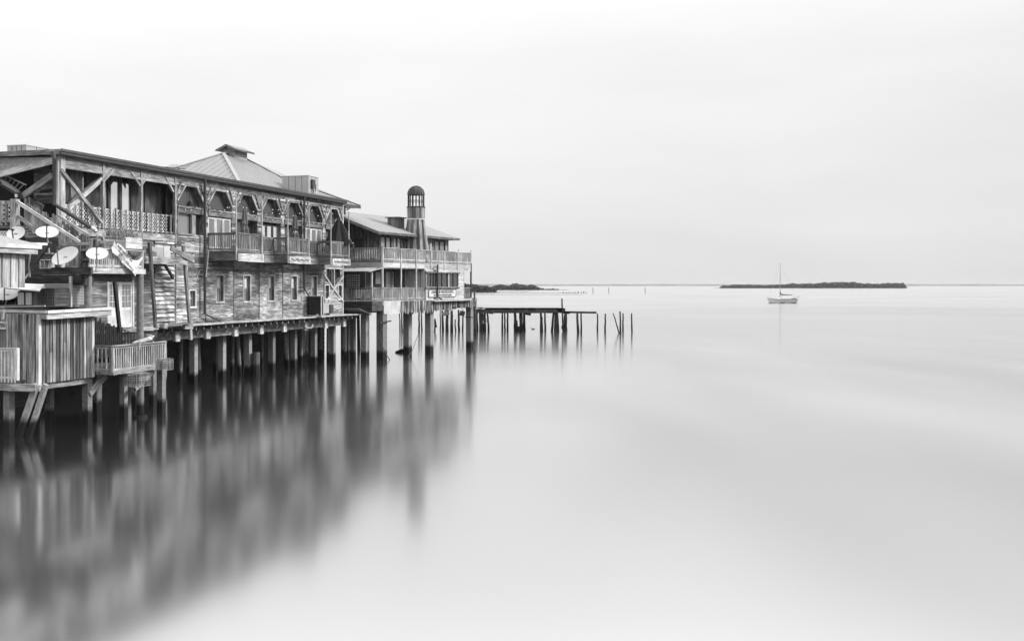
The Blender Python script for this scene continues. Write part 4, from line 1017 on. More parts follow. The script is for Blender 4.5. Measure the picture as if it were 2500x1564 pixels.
mb = MB(); mb.bar((P0[0]+.02, yy+.02, P0[2]-.2), (P1[0], yy+.02, P1[2]-.2), .04, .22, tone=.8); mb.bar((P0[0]+.0, yy+.02, P0[2]-.2), (P3[0], 1.2, P3[2]-.2), .04, .2, tone=.3); mb.build('fascia', 'wood_pale', shed)
mb = MB(); mb.box(sC+.1, sD, YS+.1, YS+.3, zsb-.25, zsb-.01, 0); mb.box(sC+.05, sC+.2, YS, 1, zsb-.3, zsb-.02, 1, .7); mb.build('floor_beam', 'wood', shed)
OFFs = (sC, YS, zsb)
for px_, yl in ((22, -4.0), (213, YS+.25), (121, -3.4)):
    s_ = F1.hy((px_, 950), yl)[0]; piling(s_, yl, .29 if px_ != 121 else .26, zsb-.05, shed, 'pile')
for (x0, x1, w_) in ((365, 245, .22), (458, 345, .19)):
    a = Vector(F1.hx3(Cc(x0, 890), sC-.25)); b_ = Vector(F1.hx3(Cc(x1, 1235), sC-.25)); k = (a.z+.8)/(a.z-b_.z)
    mb = MB(); mb.bar(a, a.lerp(b_, k), .16, w_, (0, 0, 1), tone=1.3); mb.build('strut', 'pile', shed)
s_ = F1.hy((228, 870), YS+.3)[0]
a = F1.hy3(Cc(1050, 800), YS+.1); b_ = F1.hy3(Cc(890, 985), YS+.1)
mb = MB(); mb.bar(a, b_, .16, .24, (0, 0, 1), tone=.8); mb.build('strut', 'wood', shed)
mb = MB(); mb.box(sC+.5, sD, YS+2, YS+2.2, 0.9, zsb-.3); mb.build('cross_beam', 'wood_dark', shed)
for yl in (-3, -1.2): 
    piling(F1.hy((213, 950), yl)[0]+.6, yl, .36, zsb, shed, 'pile')
# hanging wires and little mast on the shed corner
mb = MB(); mb.tube([F1.hx3(Cc(40, 145), sC-.6), F1.hx3(Cc(30, 240), sC-.6)], .035, 6); mb.build('vent_pipe', 'steel_white', shed)
mb = MB(); mb.tube([F1.hx3(Cc(72, 260), sC-.3), F1.hx3(Cc(72, 530), sC-.3)], .018, 6); mb.build('conduit', 'steel_white', shed)
# notice on the wall at the frame edge
py0, pz1 = F1.hx(Cc(57, 265), sC-.12); py1, pz0 = F1.hx(Cc(-60, 340), sC-.12)
no = thing(F1, 'notice_board', (sC-.12, py0, pz0), 'small white notice board with worn black letters on the plank shed wall', 'sign')
mb = MB(); mb.box(sC-.12, sC-.09, py0, py1, pz0, pz1); mb.build('board', 'white', no)
text_obj('lettering', 'FISH', (pz1-pz0)*.75, no, (sC-.125, py0+.16, (pz0+pz1)/2), (pi/2, 0, -pi/2), 'lead', .6)
# white railing in front of the shed's left wall
rx = sC-.5; ry0, rz1 = F1.hx(Cc(172, 530), rx); ry1, _ = F1.hx(Cc(-200, 530), rx); rzb = F1.hx(Cc(160, 850), rx)[1]
lr = thing(F1, 'deck_railing', (rx, ry0, rzb), 'white painted deck railing with bent pickets at the left edge below the notice board', 'railing')
railing(lr, (rx, ry0), (rx, ry1), rzb+.0, rz1, spacing=.155, bw_=.07, posts=(0,), post_w=.12, mat='white', picket_down=.1, name='top_rail')
mb = MB(); mb.box(rx, rx+3, ry0, ry1, rzb-.1, rzb-.02); mb.build('deck', 'wood_mid', lr)
mb = MB(); mb.box(rx-.05, rx+.05, ry0-.9, ry1, rzb-.42, rzb-.13, 1); mb.build('deck_beam', 'wood', lr)
# ---- railed landing right of the shed
YL = -6.25
l0, l1 = F1.hy((275, 880), YL)[0], F1.hy((402.5, 880), YL)[0]; zlt = F1.hy((275, 843.6), YL)[1]; zlb = F1.hy((275, 915.7), YL)[1]
ld = thing(F1, 'railed_landing', (l0, YL, zlb), 'small deck with a pale slatted railing hanging beside the plank shed above the dark water', 'deck')
mb = MB(); mb.box(l0, l1, YL, -1.2, zlb+.12, zlb+.2); mb.build('deck', 'wood_dark', ld)
railing(ld, (l0, YL), (l1, YL), zlb+.12, zlt, spacing=.15, bw_=.05, posts=(0, 1), post_w=.09, mat='wood_pale', mat2='wood_pale', picket_down=.12, name='top_rail', rail_w=.16)
railing(ld, (l0, YL), (l0, YL+1.5), zlb+.12, zlt, spacing=.2, bw_=.055, posts=(), mat='wood', mat2='wood', picket_down=.12, name='side_rail')
mb = MB(); mb.box(l0+.02, l1, YL-.03, YL+.02, zlb+.02, zlb+.17, 0, .6); mb.box(l0-.02, l0+.02, YL, YL+1.5, zlb+.02, zlb+.2, 1); mb.build('rim_board', 'wood', ld)
mb = MB()
for k in range(5): x = l0+.25+k*.21; mb.box(x-.06, x+.06, YL+.12, YL+.15, zlb+.2, zlb+.2+.55+rnd.random()*.4, 2, .9)
mb.build('leaning_boards', 'wood_pale', ld)
for px_, yl in ((302, YL+.9), (394, YL+.4), (373, YL+2.5), (330, YL+3)):
    s_ = F1.hy((px_, 930), yl)[0]; piling(s_, yl, .25 if px_ != 394 else .28, zlb+.1, ld, 'pile')
mb = MB(); mb.bar(F1.hy3(R(1060, 1130), YL+.3), F1.hy3(R(750, 1440), YL+.3), .12, .2); mb.build('strut', 'wood', ld)
# boards stacked on the rail
cp = F1.hy3(Cc(1440, 440), YL-.02)
st = thing(F1, 'lumber_bundle', (cp[0], YL, zlt+.02), 'tied bundle of pale boards lying on the railing cap of the small landing', 'bundle')
mb = MB()
for k in range(6): a = cp[0]-.85+k*.08; mb.bar((a, YL-.05+.03*k, zlt+.04+.012*k), (a+1.35, YL+.03*k, zlt+.1+.035*k), .1, .03)
mb.build('boards', 'wood_pale', st)
mb = MB(); mb.tube([(cp[0]+.45, YL-.16, zlt+.0), (cp[0]+.42, YL-.1, zlt+.32), (cp[0]+.5, YL+.2, zlt+.33)], .035, 6); mb.tube([(cp[0]-.5, YL-.14, zlt-.25), (cp[0]-.52, YL-.16, zlt+.15)], .03, 6); mb.build('rope_tie', 'white', st)
# crab traps
def trap(cpx, yl, w, h, label, base):
    s_, z_ = F1.hy(cpx, yl); tr = thing(F1, 'crab_trap', (s_, yl, z_-h/2), label, 'crab trap')
    mb = MB(); n = 9
    for f in range(4):
        for i in range(n+1):
            q = -w/2+w*i/n
            if f == 0: mb.bar((s_+q, yl-w/2, z_-h/2), (s_+q, yl-w/2, z_+h/2), .016, .016)
            if f == 1: mb.bar((s_-w/2, yl+q, z_-h/2), (s_-w/2, yl+q, z_+h/2), .016, .016)
            if f == 2: mb.bar((s_+q, yl-w/2, z_+h/2), (s_+q, yl+w/2, z_+h/2), .016, .016)
            if f == 3: mb.bar((s_-w/2, yl+q, z_+h/2), (s_+w/2, yl+q, z_+h/2), .016, .016)
    for i in range(7):
        z = z_-h/2+h*i/6; mb.bar((s_-w/2, yl-w/2, z), (s_+w/2, yl-w/2, z), .016, .016); mb.bar((s_-w/2, yl-w/2, z), (s_-w/2, yl+w/2, z), .016, .016)
    mb.build('wire_cage', 'wire', tr)
    mb = MB()
    for k in range(420):
        a, b_, c_ = rnd.uniform(-w/2, w/2), rnd.uniform(-w/2, w/2), rnd.uniform(-h/2, h/2); d_ = .035
        mb.face([(s_+a+rnd.uniform(-d_, d_), yl+b_+rnd.uniform(-d_, d_), z_+c_+rnd.uniform(-d_, d_)) for _ in range(3)], None, rnd.random())
    tag(mb.build('barnacle_crust', 'wire', tr), kind='stuff')
    mb = MB(); mb.box(s_-w*.3, s_+w*.3, yl-w*.3, yl+w*.3, z_-h*.3, z_+h*.25); mb.build('bait_box', 'wood_dark', tr)
trap(Cc(1360, 840), YL-.1, .85, .55, 'encrusted wire crab trap hanging under the small landing in front of the round piling', 0)
trap(Cc(1600, 690), YL+.1, .8, .5, 'encrusted wire crab trap behind the far pickets of the small landing', 0)
# ragged black pickets between shed and landing (broken fence)
bf = thing(F1, 'picket_fence', (sD+.4, -3.4, 3.0), 'run of black charred broken pickets between the plank shed and the double door', 'fence')
mb = MB(); k = 0
for x_ in range(1235, 1600, 26):
    yy2 = 1265+max(0, (x_-1235))*.42+rnd.uniform(-30, 30); p = F1.hy(B(x_, yy2), -3.4); mb.bar((p[0], -3.4, 2.6), (p[0]+rnd.uniform(-.04, .04), -3.4, p[1]), .1, .03, (0, -1, 0))
for x_ in range(1600, 1860, 40):
    p = F1.hy(B(x_, 1440+rnd.uniform(-20, 20)), -3.4); mb.bar((p[0], -3.4, 2.6), (p[0], -3.4, p[1]), .06, .03, (0, -1, 0))
mb.build('pickets', 'black', bf)
a, b_ = F1.hy3(B(1235, 1395), -3.3), F1.hy3(B(1860, 1430), -3.3); mb = MB(); mb.bar(a, b_, .05, .2); mb.build('rail', 'wood', bf)
mb = MB(); q = F1.hy3(B(1530, 1440), -3.2); mb.box(q[0]-.3, q[0]+.35, -3.25, -2.9, q[2]-.25, q[2]+.12); mb.build('charred_block', 'black', bf)
# walkway in front of the door
mb = MB(); q0 = F1.hy(B(1500, 1400), -1.9)[0]; qe = F1.hy((388, 800), -1.9)[0]; mb.box(q0-1.5, qe, -1.9, -.82, ZD-.06, ZD-.001, 0)
for k in range(int((qe-q0+1.4)/.9)): mb.bar((q0-1.4+k*.9, -1.93, ZD-.03), (q0-.55+k*.9, -1.93, ZD-.03+rnd.uniform(-.03, .03)), .06, .09)
OFF[0] = (0, 0, 0); mb.build('walkway', 'wood_pale', bld)
mb = MB(); mb.box(q0-1.5, qe, -1.8, -1.65, 3.2, ZD-.07, 0); mb.build('rim_beam', 'wood_dark', bld)
mb = MB(); mb.bar(F1.hy3(Fc(-10, 262), -1.3), F1.hy3(Fc(255, 240), -1.1), .5, .07, (0, 0, 1), .3); mb.build('warped_board', 'wood_mid', bld)
mb = MB(); mb.bar(F1.hy3(Fc(-20, 262), -1.5), F1.hy3(Fc(20, 272), -1.5), .3, .3, tone=.9); mb.build('clamp_block', 'wood', bld); mb = MB(); mb.bar(F1.hy3(Fc(232, 275), -1.15), F1.hy3(Fc(330, 275), -1.15), .2, .28, tone=.4); mb.build('clamp_block', 'wood', bld)
# ---- upper platform with railing, planter, banner
YPf = -5.9
p0s = F1.hy((218, 662), YPf)[0]; p1s = F1.hy((356, 662), YPf)[0]; zp1 = F1.hy((300, 655.5), YPf)[1]; zp0 = F1.hy((300, 668.2), YPf)[1]
pt = thing(F1, 'upper_platform', (p0s, YPf, zp0), 'timber platform with a slatted railing on round posts above the double door', 'platform')
mb = MB(); mb.box(p0s, p1s, YPf, YPf+.12, zp0, zp1, 0, .9); mb.build('edge_beam', 'wood_pale', pt)
mb = MB(); mb.box(p0s+.05, p1s-.15, YPf+.121, -2.0, zp1-.08, zp1-.01); mb.box(p0s-.0, p0s+.12, YPf+.13, -.6, zp0-.05, zp1-.02, 1, .2); mb.build('deck', 'wood_dark', pt)
mb = MB(); mb.box(p0s+.2, p1s-.3, YPf+.5, YPf+.65, zp0-.35, zp0-.01, 0); mb.box(p0s-.1, p0s+.15, YPf+.3, -1, zp0-.4, zp0-.06, 1); mb.build('joist_beam', 'wood_dark', pt)
mb = MB(); yq0, zq = F1.hx(B(340, 680), p0s-.1); yq1, _ = F1.hx(B(1180, 680), p0s-.1)
mb.box(p0s-.12, p0s+.02, yq1-.05, yq0, zp0-.05, zp1+.02, 1, .4); mb.box(p0s-.05, p0s+.5, yq1+.3, yq0, zp0-.5, zp0-.06, 1, .2); mb.build('edge_beam', 'wood_dark', pt)
rtz = F1.hy(S(700, 565), YPf)[1]; rbz = F1.hy(S(300, 975), YPf)[1]; rx1 = F1.hy(S(1280, 600), YPf)[0]
railing(pt, (p0s+.05, YPf+.06), (rx1, YPf+.06), zp1+.0, rtz, spacing=.125, bw_=.045, posts=(.43, 1), mat='wood_pale', mat2='wood_pale', name='top_rail')
# round posts
s_ = F1.hy((215, 700), YPf+.3)[0]; zb_ = F1.hy(B(1160, 1110), YPf+.3)[1]
mb = MB(); mb.tube([(s_, YPf+.3, zb_-.05), (s_, YPf+.3, zp0-.02)], .155, 14); mb.build('round_post', 'pile', pt)
s_ = F1.hy((342, 800), YPf+.15)[0]
mb = MB(); mb.tube([(s_+.02, YPf+.15, -1.5), (s_, YPf+.15, 3), (s_, YPf+.15, zp0-.01)], .17, 16, .15); mb.build('round_post', 'pile', pt)
mb = MB(); mb.tube([(s_+.0, YPf+.15, -.05), (s_+.0, YPf+.15, .12)], .34, 14, .3); mb.build('collar', 'pile_wood', pt)
# planter box on the platform with scraggly plants
b0 = F1.hy(S(755, 450), YPf+.35); b1 = F1.hy(S(1225, 560), YPf+.35)
pb = thing(F1, 'planter_box', (b0[0], YPf+.35, b1[1]), 'pale plank planter box with dry straggling weeds behind the drooping banner', 'planter')
mb = MB(); 
for i in range(2): mb.box(b0[0], b1[0], YPf+.3, YPf+.34, b1[1]+i*(b0[1]+.35-b1[1])/2, b1[1]+(i+.96)*(b0[1]+.35-b1[1])/2, 0, .8)
mb.box(b0[0], b1[0], YPf+.34, YPf+.7, b1[1], b1[1]+.5); mb.build('box', 'wood_pale', pb)
mb = MB()
for k in range(260):
    a = b0[0]-1.0+rnd.random()*(b1[0]-b0[0]+1.2); L = rnd.uniform(.15, .6); q = Vector((a, YPf+.5+rnd.uniform(-.1, .15), b1[1]+.35+rnd.random()*.25)); d_ = Vector((rnd.uniform(-.7, .7), rnd.uniform(-.4, .3), rnd.uniform(.2, 1))).normalized()*L
    w_ = Vector((.018, .0, .012)); mb.face([q-w_, q+w_, q+d_+w_*.3, q+d_-w_*.3], None, rnd.random())
    if k % 2: l_ = .04; e_ = q+d_; mb.face([e_, e_+Vector((l_, 0, l_)), e_+Vector((0, .01, 2*l_)), e_+Vector((-l_, 0, l_))], None, rnd.random())
mb.build('weeds', 'plant', pb)
# drooping banner
bn = thing(F1, 'banner', F1.hy3(S(480, 330), YPf-.14), 'white vinyl banner drooping diagonally from the platform railing, reading ISLAND VIEW', 'banner')
outline = [((480, 330), (350, 650)), ((560, 385), (540, 760)), ((640, 440), (610, 775)), ((750, 590), (700, 930)), ((870, 730), (800, 1060)), ((960, 850), (900, 1170)), ((1060, 872), (1000, 1270)), ((1140, 880), (1065, 1335)), ((1235, 760), (1110, 1230)), ((1288, 600), (1200, 900))]
mb = MB(); ny = 5; grid = []
for i, (a, b_) in enumerate(outline):
    row = []
    for j in range(ny+1):
        k = j/ny; p = F1.hy((S(a[0]+(b_[0]-a[0])*k, a[1]+(b_[1]-a[1])*k)), YPf-.14); row.append((p[0], YPf-.14+.05*sin(i*1.3+j*.9)+.03*cos(j*2+i), p[1]))
    grid.append(row)
for i in range(len(grid)-1):
    for j in range(ny): mb.face([grid[i][j], grid[i][j+1], grid[i+1][j+1], grid[i+1][j]], None, .5, True)
mb.build('sheet', 'cloth_white', bn)
mb = MB(); pts = [F1.hy3(S(*q), YPf-.2) for q in ((850, 650), (930, 730), (1030, 750), (1130, 730), (1190, 670))]; mb.tube(pts, .05, 6, flat=None); mb.bar(F1.hy3(S(1220, 790), YPf-.12), F1.hy3(S(1135, 950), YPf-.12), .01, .07)
mb.build('border_print', 'lead', bn)
mb = MB(); mb.prism([F1.hy3(S(*q), YPf-.06) for q in ((880, 600), (1280, 620), (1180, 760), (1120, 860), (980, 850), (860, 690))], (0, .02, 0)); mb.build('folded_corner', 'cloth', bn)
_p, _q = F1.hy(S(530, 400), YPf-.2), F1.hy(S(800, 740), YPf-.2)
ang = math.atan2(_q[1]-_p[1], _q[0]-_p[0])
def btext(txt, x, y, size, a=ang):
    p = F1.hy3(S(x, y), YPf-.22); text_obj('lettering', txt, size, bn, p, (pi/2, -a*0, 0), 'lead', 1.0).rotation_euler = (Matrix.Rotation(pi/2, 4, 'X') @ Matrix.Rotation(a, 4, 'Z')).to_euler()
btext('ISLAND VIEW!', 655, 575, .17); btext('STEAMS', 625, 660, .1); btext('BAR', 930, 890, .09); btext('THE PATIO', 890, 1050, .13)
# leaning poles
def leanpole(name, p, q, yl0, yl1, w, mat, label):
    a, b_ = F1.hy3(p, yl0), F1.hy3(q, yl1); mb = MB(); mb.bar(b_, a, w, w*.8, (0, -1, 0)); return solo(F1, mb, name, mat, b_, label, 'pole')
leanpole('leaning_pole', B(1500, 765), B(1570, 1440), -3.6, -3.4, .16, 'wood_dark', 'dark timber leaning under the platform in front of the double door')
leanpole('leaning_pole', B(1960, 270), B(2040, 1390), -2.2, -1.6, .17, 'wood_mid', 'tall grey timber leaning between the round post and the whitewashed wall')
leanpole('leaning_pole', E(228, 190), E(305, 1130), -1.2, -1.0, .17, 'wood', 'tall pale timber leaning against the whitewashed wall beside the small window')
leanpole('post_stub', E(308, 1165), E(316, 1300), -1.0, -1.0, .2, 'wood_pale', 'short pale post hanging below the foot of the tall pale timber')
# small canopy on brackets above the whitewashed wall
cn_ = thing(F1, 'timber_canopy', F1.hy3(B(1890, 480), -1.5), 'ledge canopy with loose boards above the whitewashed louvre wall', 'canopy')
a, b_ = F1.hy3(B(1885, 465), -1.5), F1.hy3(B(2420, 495), -1.5)
mb = MB(); mb.box(a[0], b_[0]+.2, -1.5, -.02, a[2]-.06, a[2]-.0); mb.box(a[0], b_[0]+.2, -1.56, -1.5, a[2]-.35, a[2]+.02, 0, .7); mb.build('canopy_deck', 'wood', cn_)
mb = MB(); mb.bar(F1.hy3(B(1885, 375), -2.0), F1.hy3(B(2045, 435), -2.0), .1, .24); mb.bar(F1.hy3(B(2240, 350), -1.6), F1.hy3(E(355, 370), -1.6), .1, .26); mb.build('loose_board', 'wood_mid', cn_)
mb = MB(); mb.bar(F1.hy3(B(2150, 560), -.8), F1.hy3(B(2270, 740), -.15), .12, .14); mb.build('bracket', 'wood_dark', cn_)
q0, q1 = F1.hy3(B(1990, 345), -.9), F1.hy3(B(2230, 430), -.9)
uh = thing(F1, 'utility_box', (q0[0], -.9, q1[2]), 'grey utility box with a pale door on the canopy under the lattice porch', 'box')
mb = MB(); mb.box(q0[0], q1[0], -.9, -.4, a[2]+.01, q0[2]+.05); mb.build('body', 'steel', uh)
mb = MB(); q2 = F1.hy(B(2150, 330), -.92)[0]; mb.box(q2, q1[0], -.93, -.9, a[2]+.03, q0[2]+.1); mb.build('door', 'steel_white', uh)
# ---- stairs down from the porch landing to the platform (run across, facing the camera)
XS = -3.4
sw = thing(F1, 'wooden_staircase', (XS, 1.0, zp1), 'weathered wooden staircase with picket railings descending from the lattice porch to the platform', 'staircase')
def sx(p, x=XS): return F1.hx3(P_(*p), x)
a, b_ = sx((430, 235)), sx((1960, 1225))
mb = MB(); mb.bar(a, b_, .09, .15, tone=.9); mb.build('handrail', 'wood_pale', sw)
lo = lambda p: sx(p)
a2, b2 = sx((430, 580)), sx((1380, 1230)); mb = MB(); mb.bar(a2, b2, .07, .16, tone=.6); mb.build('mid_rail', 'wood', sw)
st0, st1 = sx((420, 860)), sx((1500, 1560)); mb = MB(); mb.bar(st0, st1, .08, .32, tone=.4); mb.bar((st0[0]+1.2, st0[1], st0[2]), (st1[0]+1.2, st1[1], st1[2]), .08, .3); mb.build('stringer', 'wood_mid', sw)
nst = 10
for i in range(nst):
    k = (i+.5)/nst; y = st0[1]+(st1[1]-st0[1])*k; z = st0[2]+(st1[2]-st0[2])*k+.1
    mb = MB(); mb.box(XS-.05, XS+1.25, y-.17, y+.17, z, z+.05, 0); mb.build('tread', 'wood_dark', sw)
mb = MB(); n = 30
for i in range(n):
    k = i/(n-1)*.98+.06*0; y = a[1]+(b_[1]-a[1])*k; z = a[2]+(b_[2]-a[2])*k; kb = min(1, k*1.3)
    if i < 4: continue
    mb.bar((XS+.06, y, z-1.35), (XS+.06, y, z+.12+rnd.uniform(-.1, .22)), .03, .085, (0, 1, 0))
mb.build('picket_panel', 'wood', sw)
mb = MB(); n = 34; c0, c1 = sx((620, 190), XS+1.2), sx((2150, 1130), XS+1.2)
for i in range(n):
    k = i/(n-1); y = c0[1]+(c1[1]-c0[1])*k; z = c0[2]+(c1[2]-c0[2])*k
    mb.bar((XS+1.2, y, z-1.5), (XS+1.2, y, z+rnd.uniform(-.12, .25)), .03, .095, (0, 1, 0))
mb.build('picket_panel', 'wood_mid', sw)
c2, c3 = sx((1420, 570), XS+1.15), sx((2190, 1060), XS+1.15); mb = MB(); mb.bar(c2, c3, .06, .12, tone=.9); mb.build('handrail', 'wood', sw)
a4, a5 = sx((285, 160)), sx((425, 800)); mb = MB(); mb.box(XS-.1, XS+.16, a5[1], a4[1], a5[2]-.4, a4[2], 2, .8); mb.build('newel_post', 'wood', sw)
# landing at the top with lattice
mb = MB(); mb.box(XS, XS+2.2, a4[1]-.1, a4[1]+4, a5[2]-.12, a5[2]); mb.build('landing', 'wood_mid', sw)
l2, l3 = sx((290, 240)), sx((-300, 240))
mb = MB(); mb.bar(l2, l3, .06, .14, tone=.9); mb.build('landing_rail', 'wood_pale', sw); mb = MB(); mb.bar((l2[0], l2[1], a5[2]+.2), (l3[0], l3[1], a5[2]+.2), .06, .12); mb.build('landing_rail', 'wood_pale', sw)
for px_ in (20, 160):
    q = sx((px_, 200)); mb = MB(); mb.box(XS-.05, XS+.04, q[1]-.06, q[1]+.06, a5[2], q[2], 2); mb.build('landing_post', 'wood', sw)
lattice(sw, F1, a4[1], a4[1]+3, a5[2]+.2, a4[2]-.15, XS+.4, axis=1)
q1_, q0_ = F1.hx(P_(190, 960), XS-.2), F1.hx(P_(-100, 1110), XS-.2); lattice(sw, F1, q1_[0], q0_[0], q0_[1], q1_[1], XS-.2, axis=1, sp=.16, w=.05)
mb = MB(); a_, b__ = F1.hx3(P_(1370, 1290), XS-.15), F1.hx3(P_(2190, 1250), XS-.15); mb.bar(a_, b__, .06, .14, tone=.6); mb.build('cross_rail', 'wood', sw)
# board fence below the stair
fe = thing(F1, 'board_fence', (XS+1.4, -2.2, zp1), 'tall ragged fence of grey vertical boards on the platform behind the satellite dishes', 'fence')
mb = MB(); y0f, _ = F1.hx(B(720, 400), XS+.5); y1f, _ = F1.hx(B(1390, 400), XS+.5); zf1 = F1.hx(B(1100, 235), XS+.5)[1]; zf0 = F1.hx(B(1100, 545), XS+.5)[1]
y = y1f
while y < y0f: w_ = rnd.uniform(.09, .15); mb.box(XS+.5, XS+.53, y, y+w_-.006, zf0, zf1+rnd.uniform(-.25, .2), 2); y += w_
mb.build('boards', 'plank', fe)
mb = MB(); mb.bar((XS+.46, y0f, zf0+.15), (XS+.46, y1f, zf0+.15), .05, .12); mb.bar((XS+.46, y0f-.1, zf1-.5), (XS+.46, y1f, zf1-.45), .05, .12, tone=.8); mb.build('rail', 'wood', fe)
# ---- upper shed at the frame edge
YU = -5.9
u1, ztop = F1.hy((60, 612), YU); u0 = F1.hy((-60, 650), YU)[0]; zbot = F1.hy((60, 702), YU)[1]
us = thing(F1, 'boarded_cabin', (u1, YU, zbot), 'pale cabin of wide vertical boards with shingled roof and white eaves at the left edge', 'cabin')
mb = MB(); board_wall(mb, zbot, ztop, u0, u1, [], .42, lambda a, b, o: (b, YU-o, a), seg=(9, 12), flip=True, lap=.02)
x = u0
while x < u1: mb.box(x-.025, x+.025, YU-.045, YU-.01, zbot, ztop, 2, .1); x += .42
mb.build('board_wall', 'plank_pale', us)
mb = MB(); mb.box(u1-.02, u1+.02, YU, YU+4, zbot, ztop, 1); mb.build('side_wall', 'plank_dark', us)
g0, gz0 = F1.hy(B(540, 365), YU-.3); 
mb = MB(); mb.box(u0, g0, YU-.34, YU-.3, gz0-.0, gz0+.16, 0, 1); mb.build('eaves', 'white', us)
mb = MB(); mb.box(u0, g0-.15, YU-.28, YU-.2, gz0-.2, gz0-.003, 0, .9); mb.build('fascia', 'wood_pale', us)
mb = MB(); mb.prism([(u0, YU-.3, gz0+.16), (g0, YU-.3, gz0+.16), (g0+.5, YU+2.2, gz0+.62), (u0, YU+2.2, gz0+.62)], (0, 0, -.05)); mb.build('roof', 'shingle_grey', us)
mb = MB(); r_ = F1.hy3(B(240, 290), YU+1.2); r2_ = F1.hy3(B(610, 300), YU+1.2); mb.bar((r_[0], YU+1.2, r_[2]), (r2_[0], YU+1.2, r2_[2]), .1, .1, tone=1); mb.build('roof_batten', 'white', us)
# debris behind: dark recess and little shrine-like box
mb = MB(); q0, q1 = F1.hx3(B(330, 400), p0s+.6), F1.hx3(B(760, 640), p0s+.6); mb.box(p0s+.6, p0s+.65, q1[1], q0[1], q1[2], q0[2]+.6); OFF[0] = (p0s, YPf, zp0); mb.build('dark_wall', 'wood_dark', pt)
q0, q1 = F1.hx3(B(520, 510), p0s-.2), F1.hx3(B(650, 610), p0s-.2)
sb = thing(F1, 'open_box', (p0s-.2, q1[1], q1[2]), 'small open wooden box with a pale lid standing on the dark platform beam', 'box')
mb = MB(); mb.box(p0s-.2, p0s+.1, q1[1], q1[1]+.04, q1[2], q0[2], 2); mb.box(p0s-.2, p0s+.1, q0[1]-.04, q0[1], q1[2], q0[2], 2); mb.box(p0s-.2, p0s+.1, (q0[1]+q1[1])/2, (q0[1]+q1[1])/2+.04, q1[2], q0[2], 2); mb.build('sides', 'wood_pale', sb)
mb = MB(); mb.box(p0s-.25, p0s+.15, q1[1]-.06, q0[1]+.08, q0[2], q0[2]+.03); mb.box(p0s-.2, p0s+.1, q1[1], q0[1], q1[2]-.03, q1[2]-.001); mb.build('lid', 'white', sb)
lp_ = F1.hy3(B(500, 610), YPf+.4)
# slanting dark pole over the recess
mb = MB(); a, b_ = F1.hx3(Q(1100, 20), p0s-.8), F1.hx3(Q(680, 600), p0s-.8); mb.tube([b_, a], .07, 8); solo(F1, mb, 'leaning_pole', 'wood_dark', b_, 'thick dark pole leaning over the recess between the pale cabin and the dishes', 'pole')
mb = MB(); a, b_ = F1.hx3(Q(655, 260), p0s-.9), F1.hx3(Q(650, 770), p0s-.9); mb.tube([b_, (b_[0], b_[1]+.05, (a[2]+b_[2])/2), a], .035, 6); mb.tube([F1.hx3(Q(545, 790), p0s-.9), F1.hx3(Q(640, 690), p0s-.9)], .05, 6); solo(F1, mb, 'bare_branch', 'wood', b_, 'thin crooked grey branch standing against the corner of the pale cabin', 'branch')
# ---- condensers and cabinet on the shed roof
def roofbox(x0, x1, y0, y1, conv, yl, depth): 
    a, z1_ = F1.hx(conv(x0, y0), yl); b_, _ = F1.hx(conv(x1, y0), yl); _, z0_ = F1.hx(conv(x0, y1), yl); return b_, a, z0_, z1_
# plane x = const faces the camera
xb = sC+1.1
y0_, y1_, z0_, z1_ = roofbox(725, 1180, 1040, 1385, Q, xb, .9)
cd = thing(F1, 'condenser_unit', (xb, y0_, z0_), 'dark square air conditioning condenser with wire grille on the plank shed roof', 'condenser')
mb = MB(); mb.box(xb+.03, xb+.85, y0_, y1_, z0_, z1_); mb.build('coil', 'steel_dark', cd)
mb = MB()
for i in range(16): z = z0_+(z1_-z0_)*i/15; mb.box(xb+.005, xb+.028, y0_, y1_, z-.008, z+.008, 1); mb.box(xb+.03, xb+.85, y0_-.02, y0_-.004, z-.008, z+.008, 0)
for i in range(13): y = y0_+(y1_-y0_)*i/12; mb.box(xb, xb+.004, y-.007, y+.007, z0_, z1_, 2)
mb.build('grille', 'wood_mid', cd)
mb = MB(); mb.box(xb-.02, xb+.87, y0_-.02, y1_+.02, z1_, z1_+.05); mb.build('top_cover', 'steel_dark', cd)
y2, y3, z2, z3 = roofbox(960, 1530, 930, 1385, Q, xb+1.0, 1)
lv = thing(F1, 'condenser_unit', (xb+1, y2, z2), 'large pale condenser with horizontal louvres behind the dark one on the shed roof', 'condenser')
mb = MB(); mb.box(xb+1.05, xb+2.0, y2+.05, y3, z2, z3-.02); mb.build('coil', 'wood_mid', lv)
mb = MB()
for i in range(13): z = z2+.05+(z3-z2-.1)*i/12; mb.bar((xb+1.0, y2+.04, z), (xb+1.0, y3, z), .05, .035, tone=.7); mb.bar((xb+1.0, y2+.0, z), (xb+2, y2, z), .05, .035, tone=.7)
mb.build('louvres', 'steel_white', lv)
mb = MB(); mb.box(xb+.97, xb+1.06, y2-.05, y2+.05, z2-.05, z3+.35, 2); mb.build('corner_post', 'steel_white', lv)
mb = MB(); mb.box(xb+.95, xb+2.05, y2, y3+.02, z3-.02, z3+.04); mb.box(xb+.96, xb+1.04, y2, y3, z2-.02, z2+.09, 1); mb.build('casing', 'steel', lv)
y0_, y1_, z0_, z1_ = roofbox(385, 735, 1075, 1385, Q, xb-.5, .9)
cb = thing(F1, 'meter_cabinet', (xb-.5, y0_, z0_), 'knee-high wooden cabinet with a sloping white lid beside the dish on the shed roof', 'cabinet')
mb = MB(); mb.box(xb-.5, xb+.1, y0_, y1_, z0_, z1_); mb.build('body', 'plank_dark', cb)
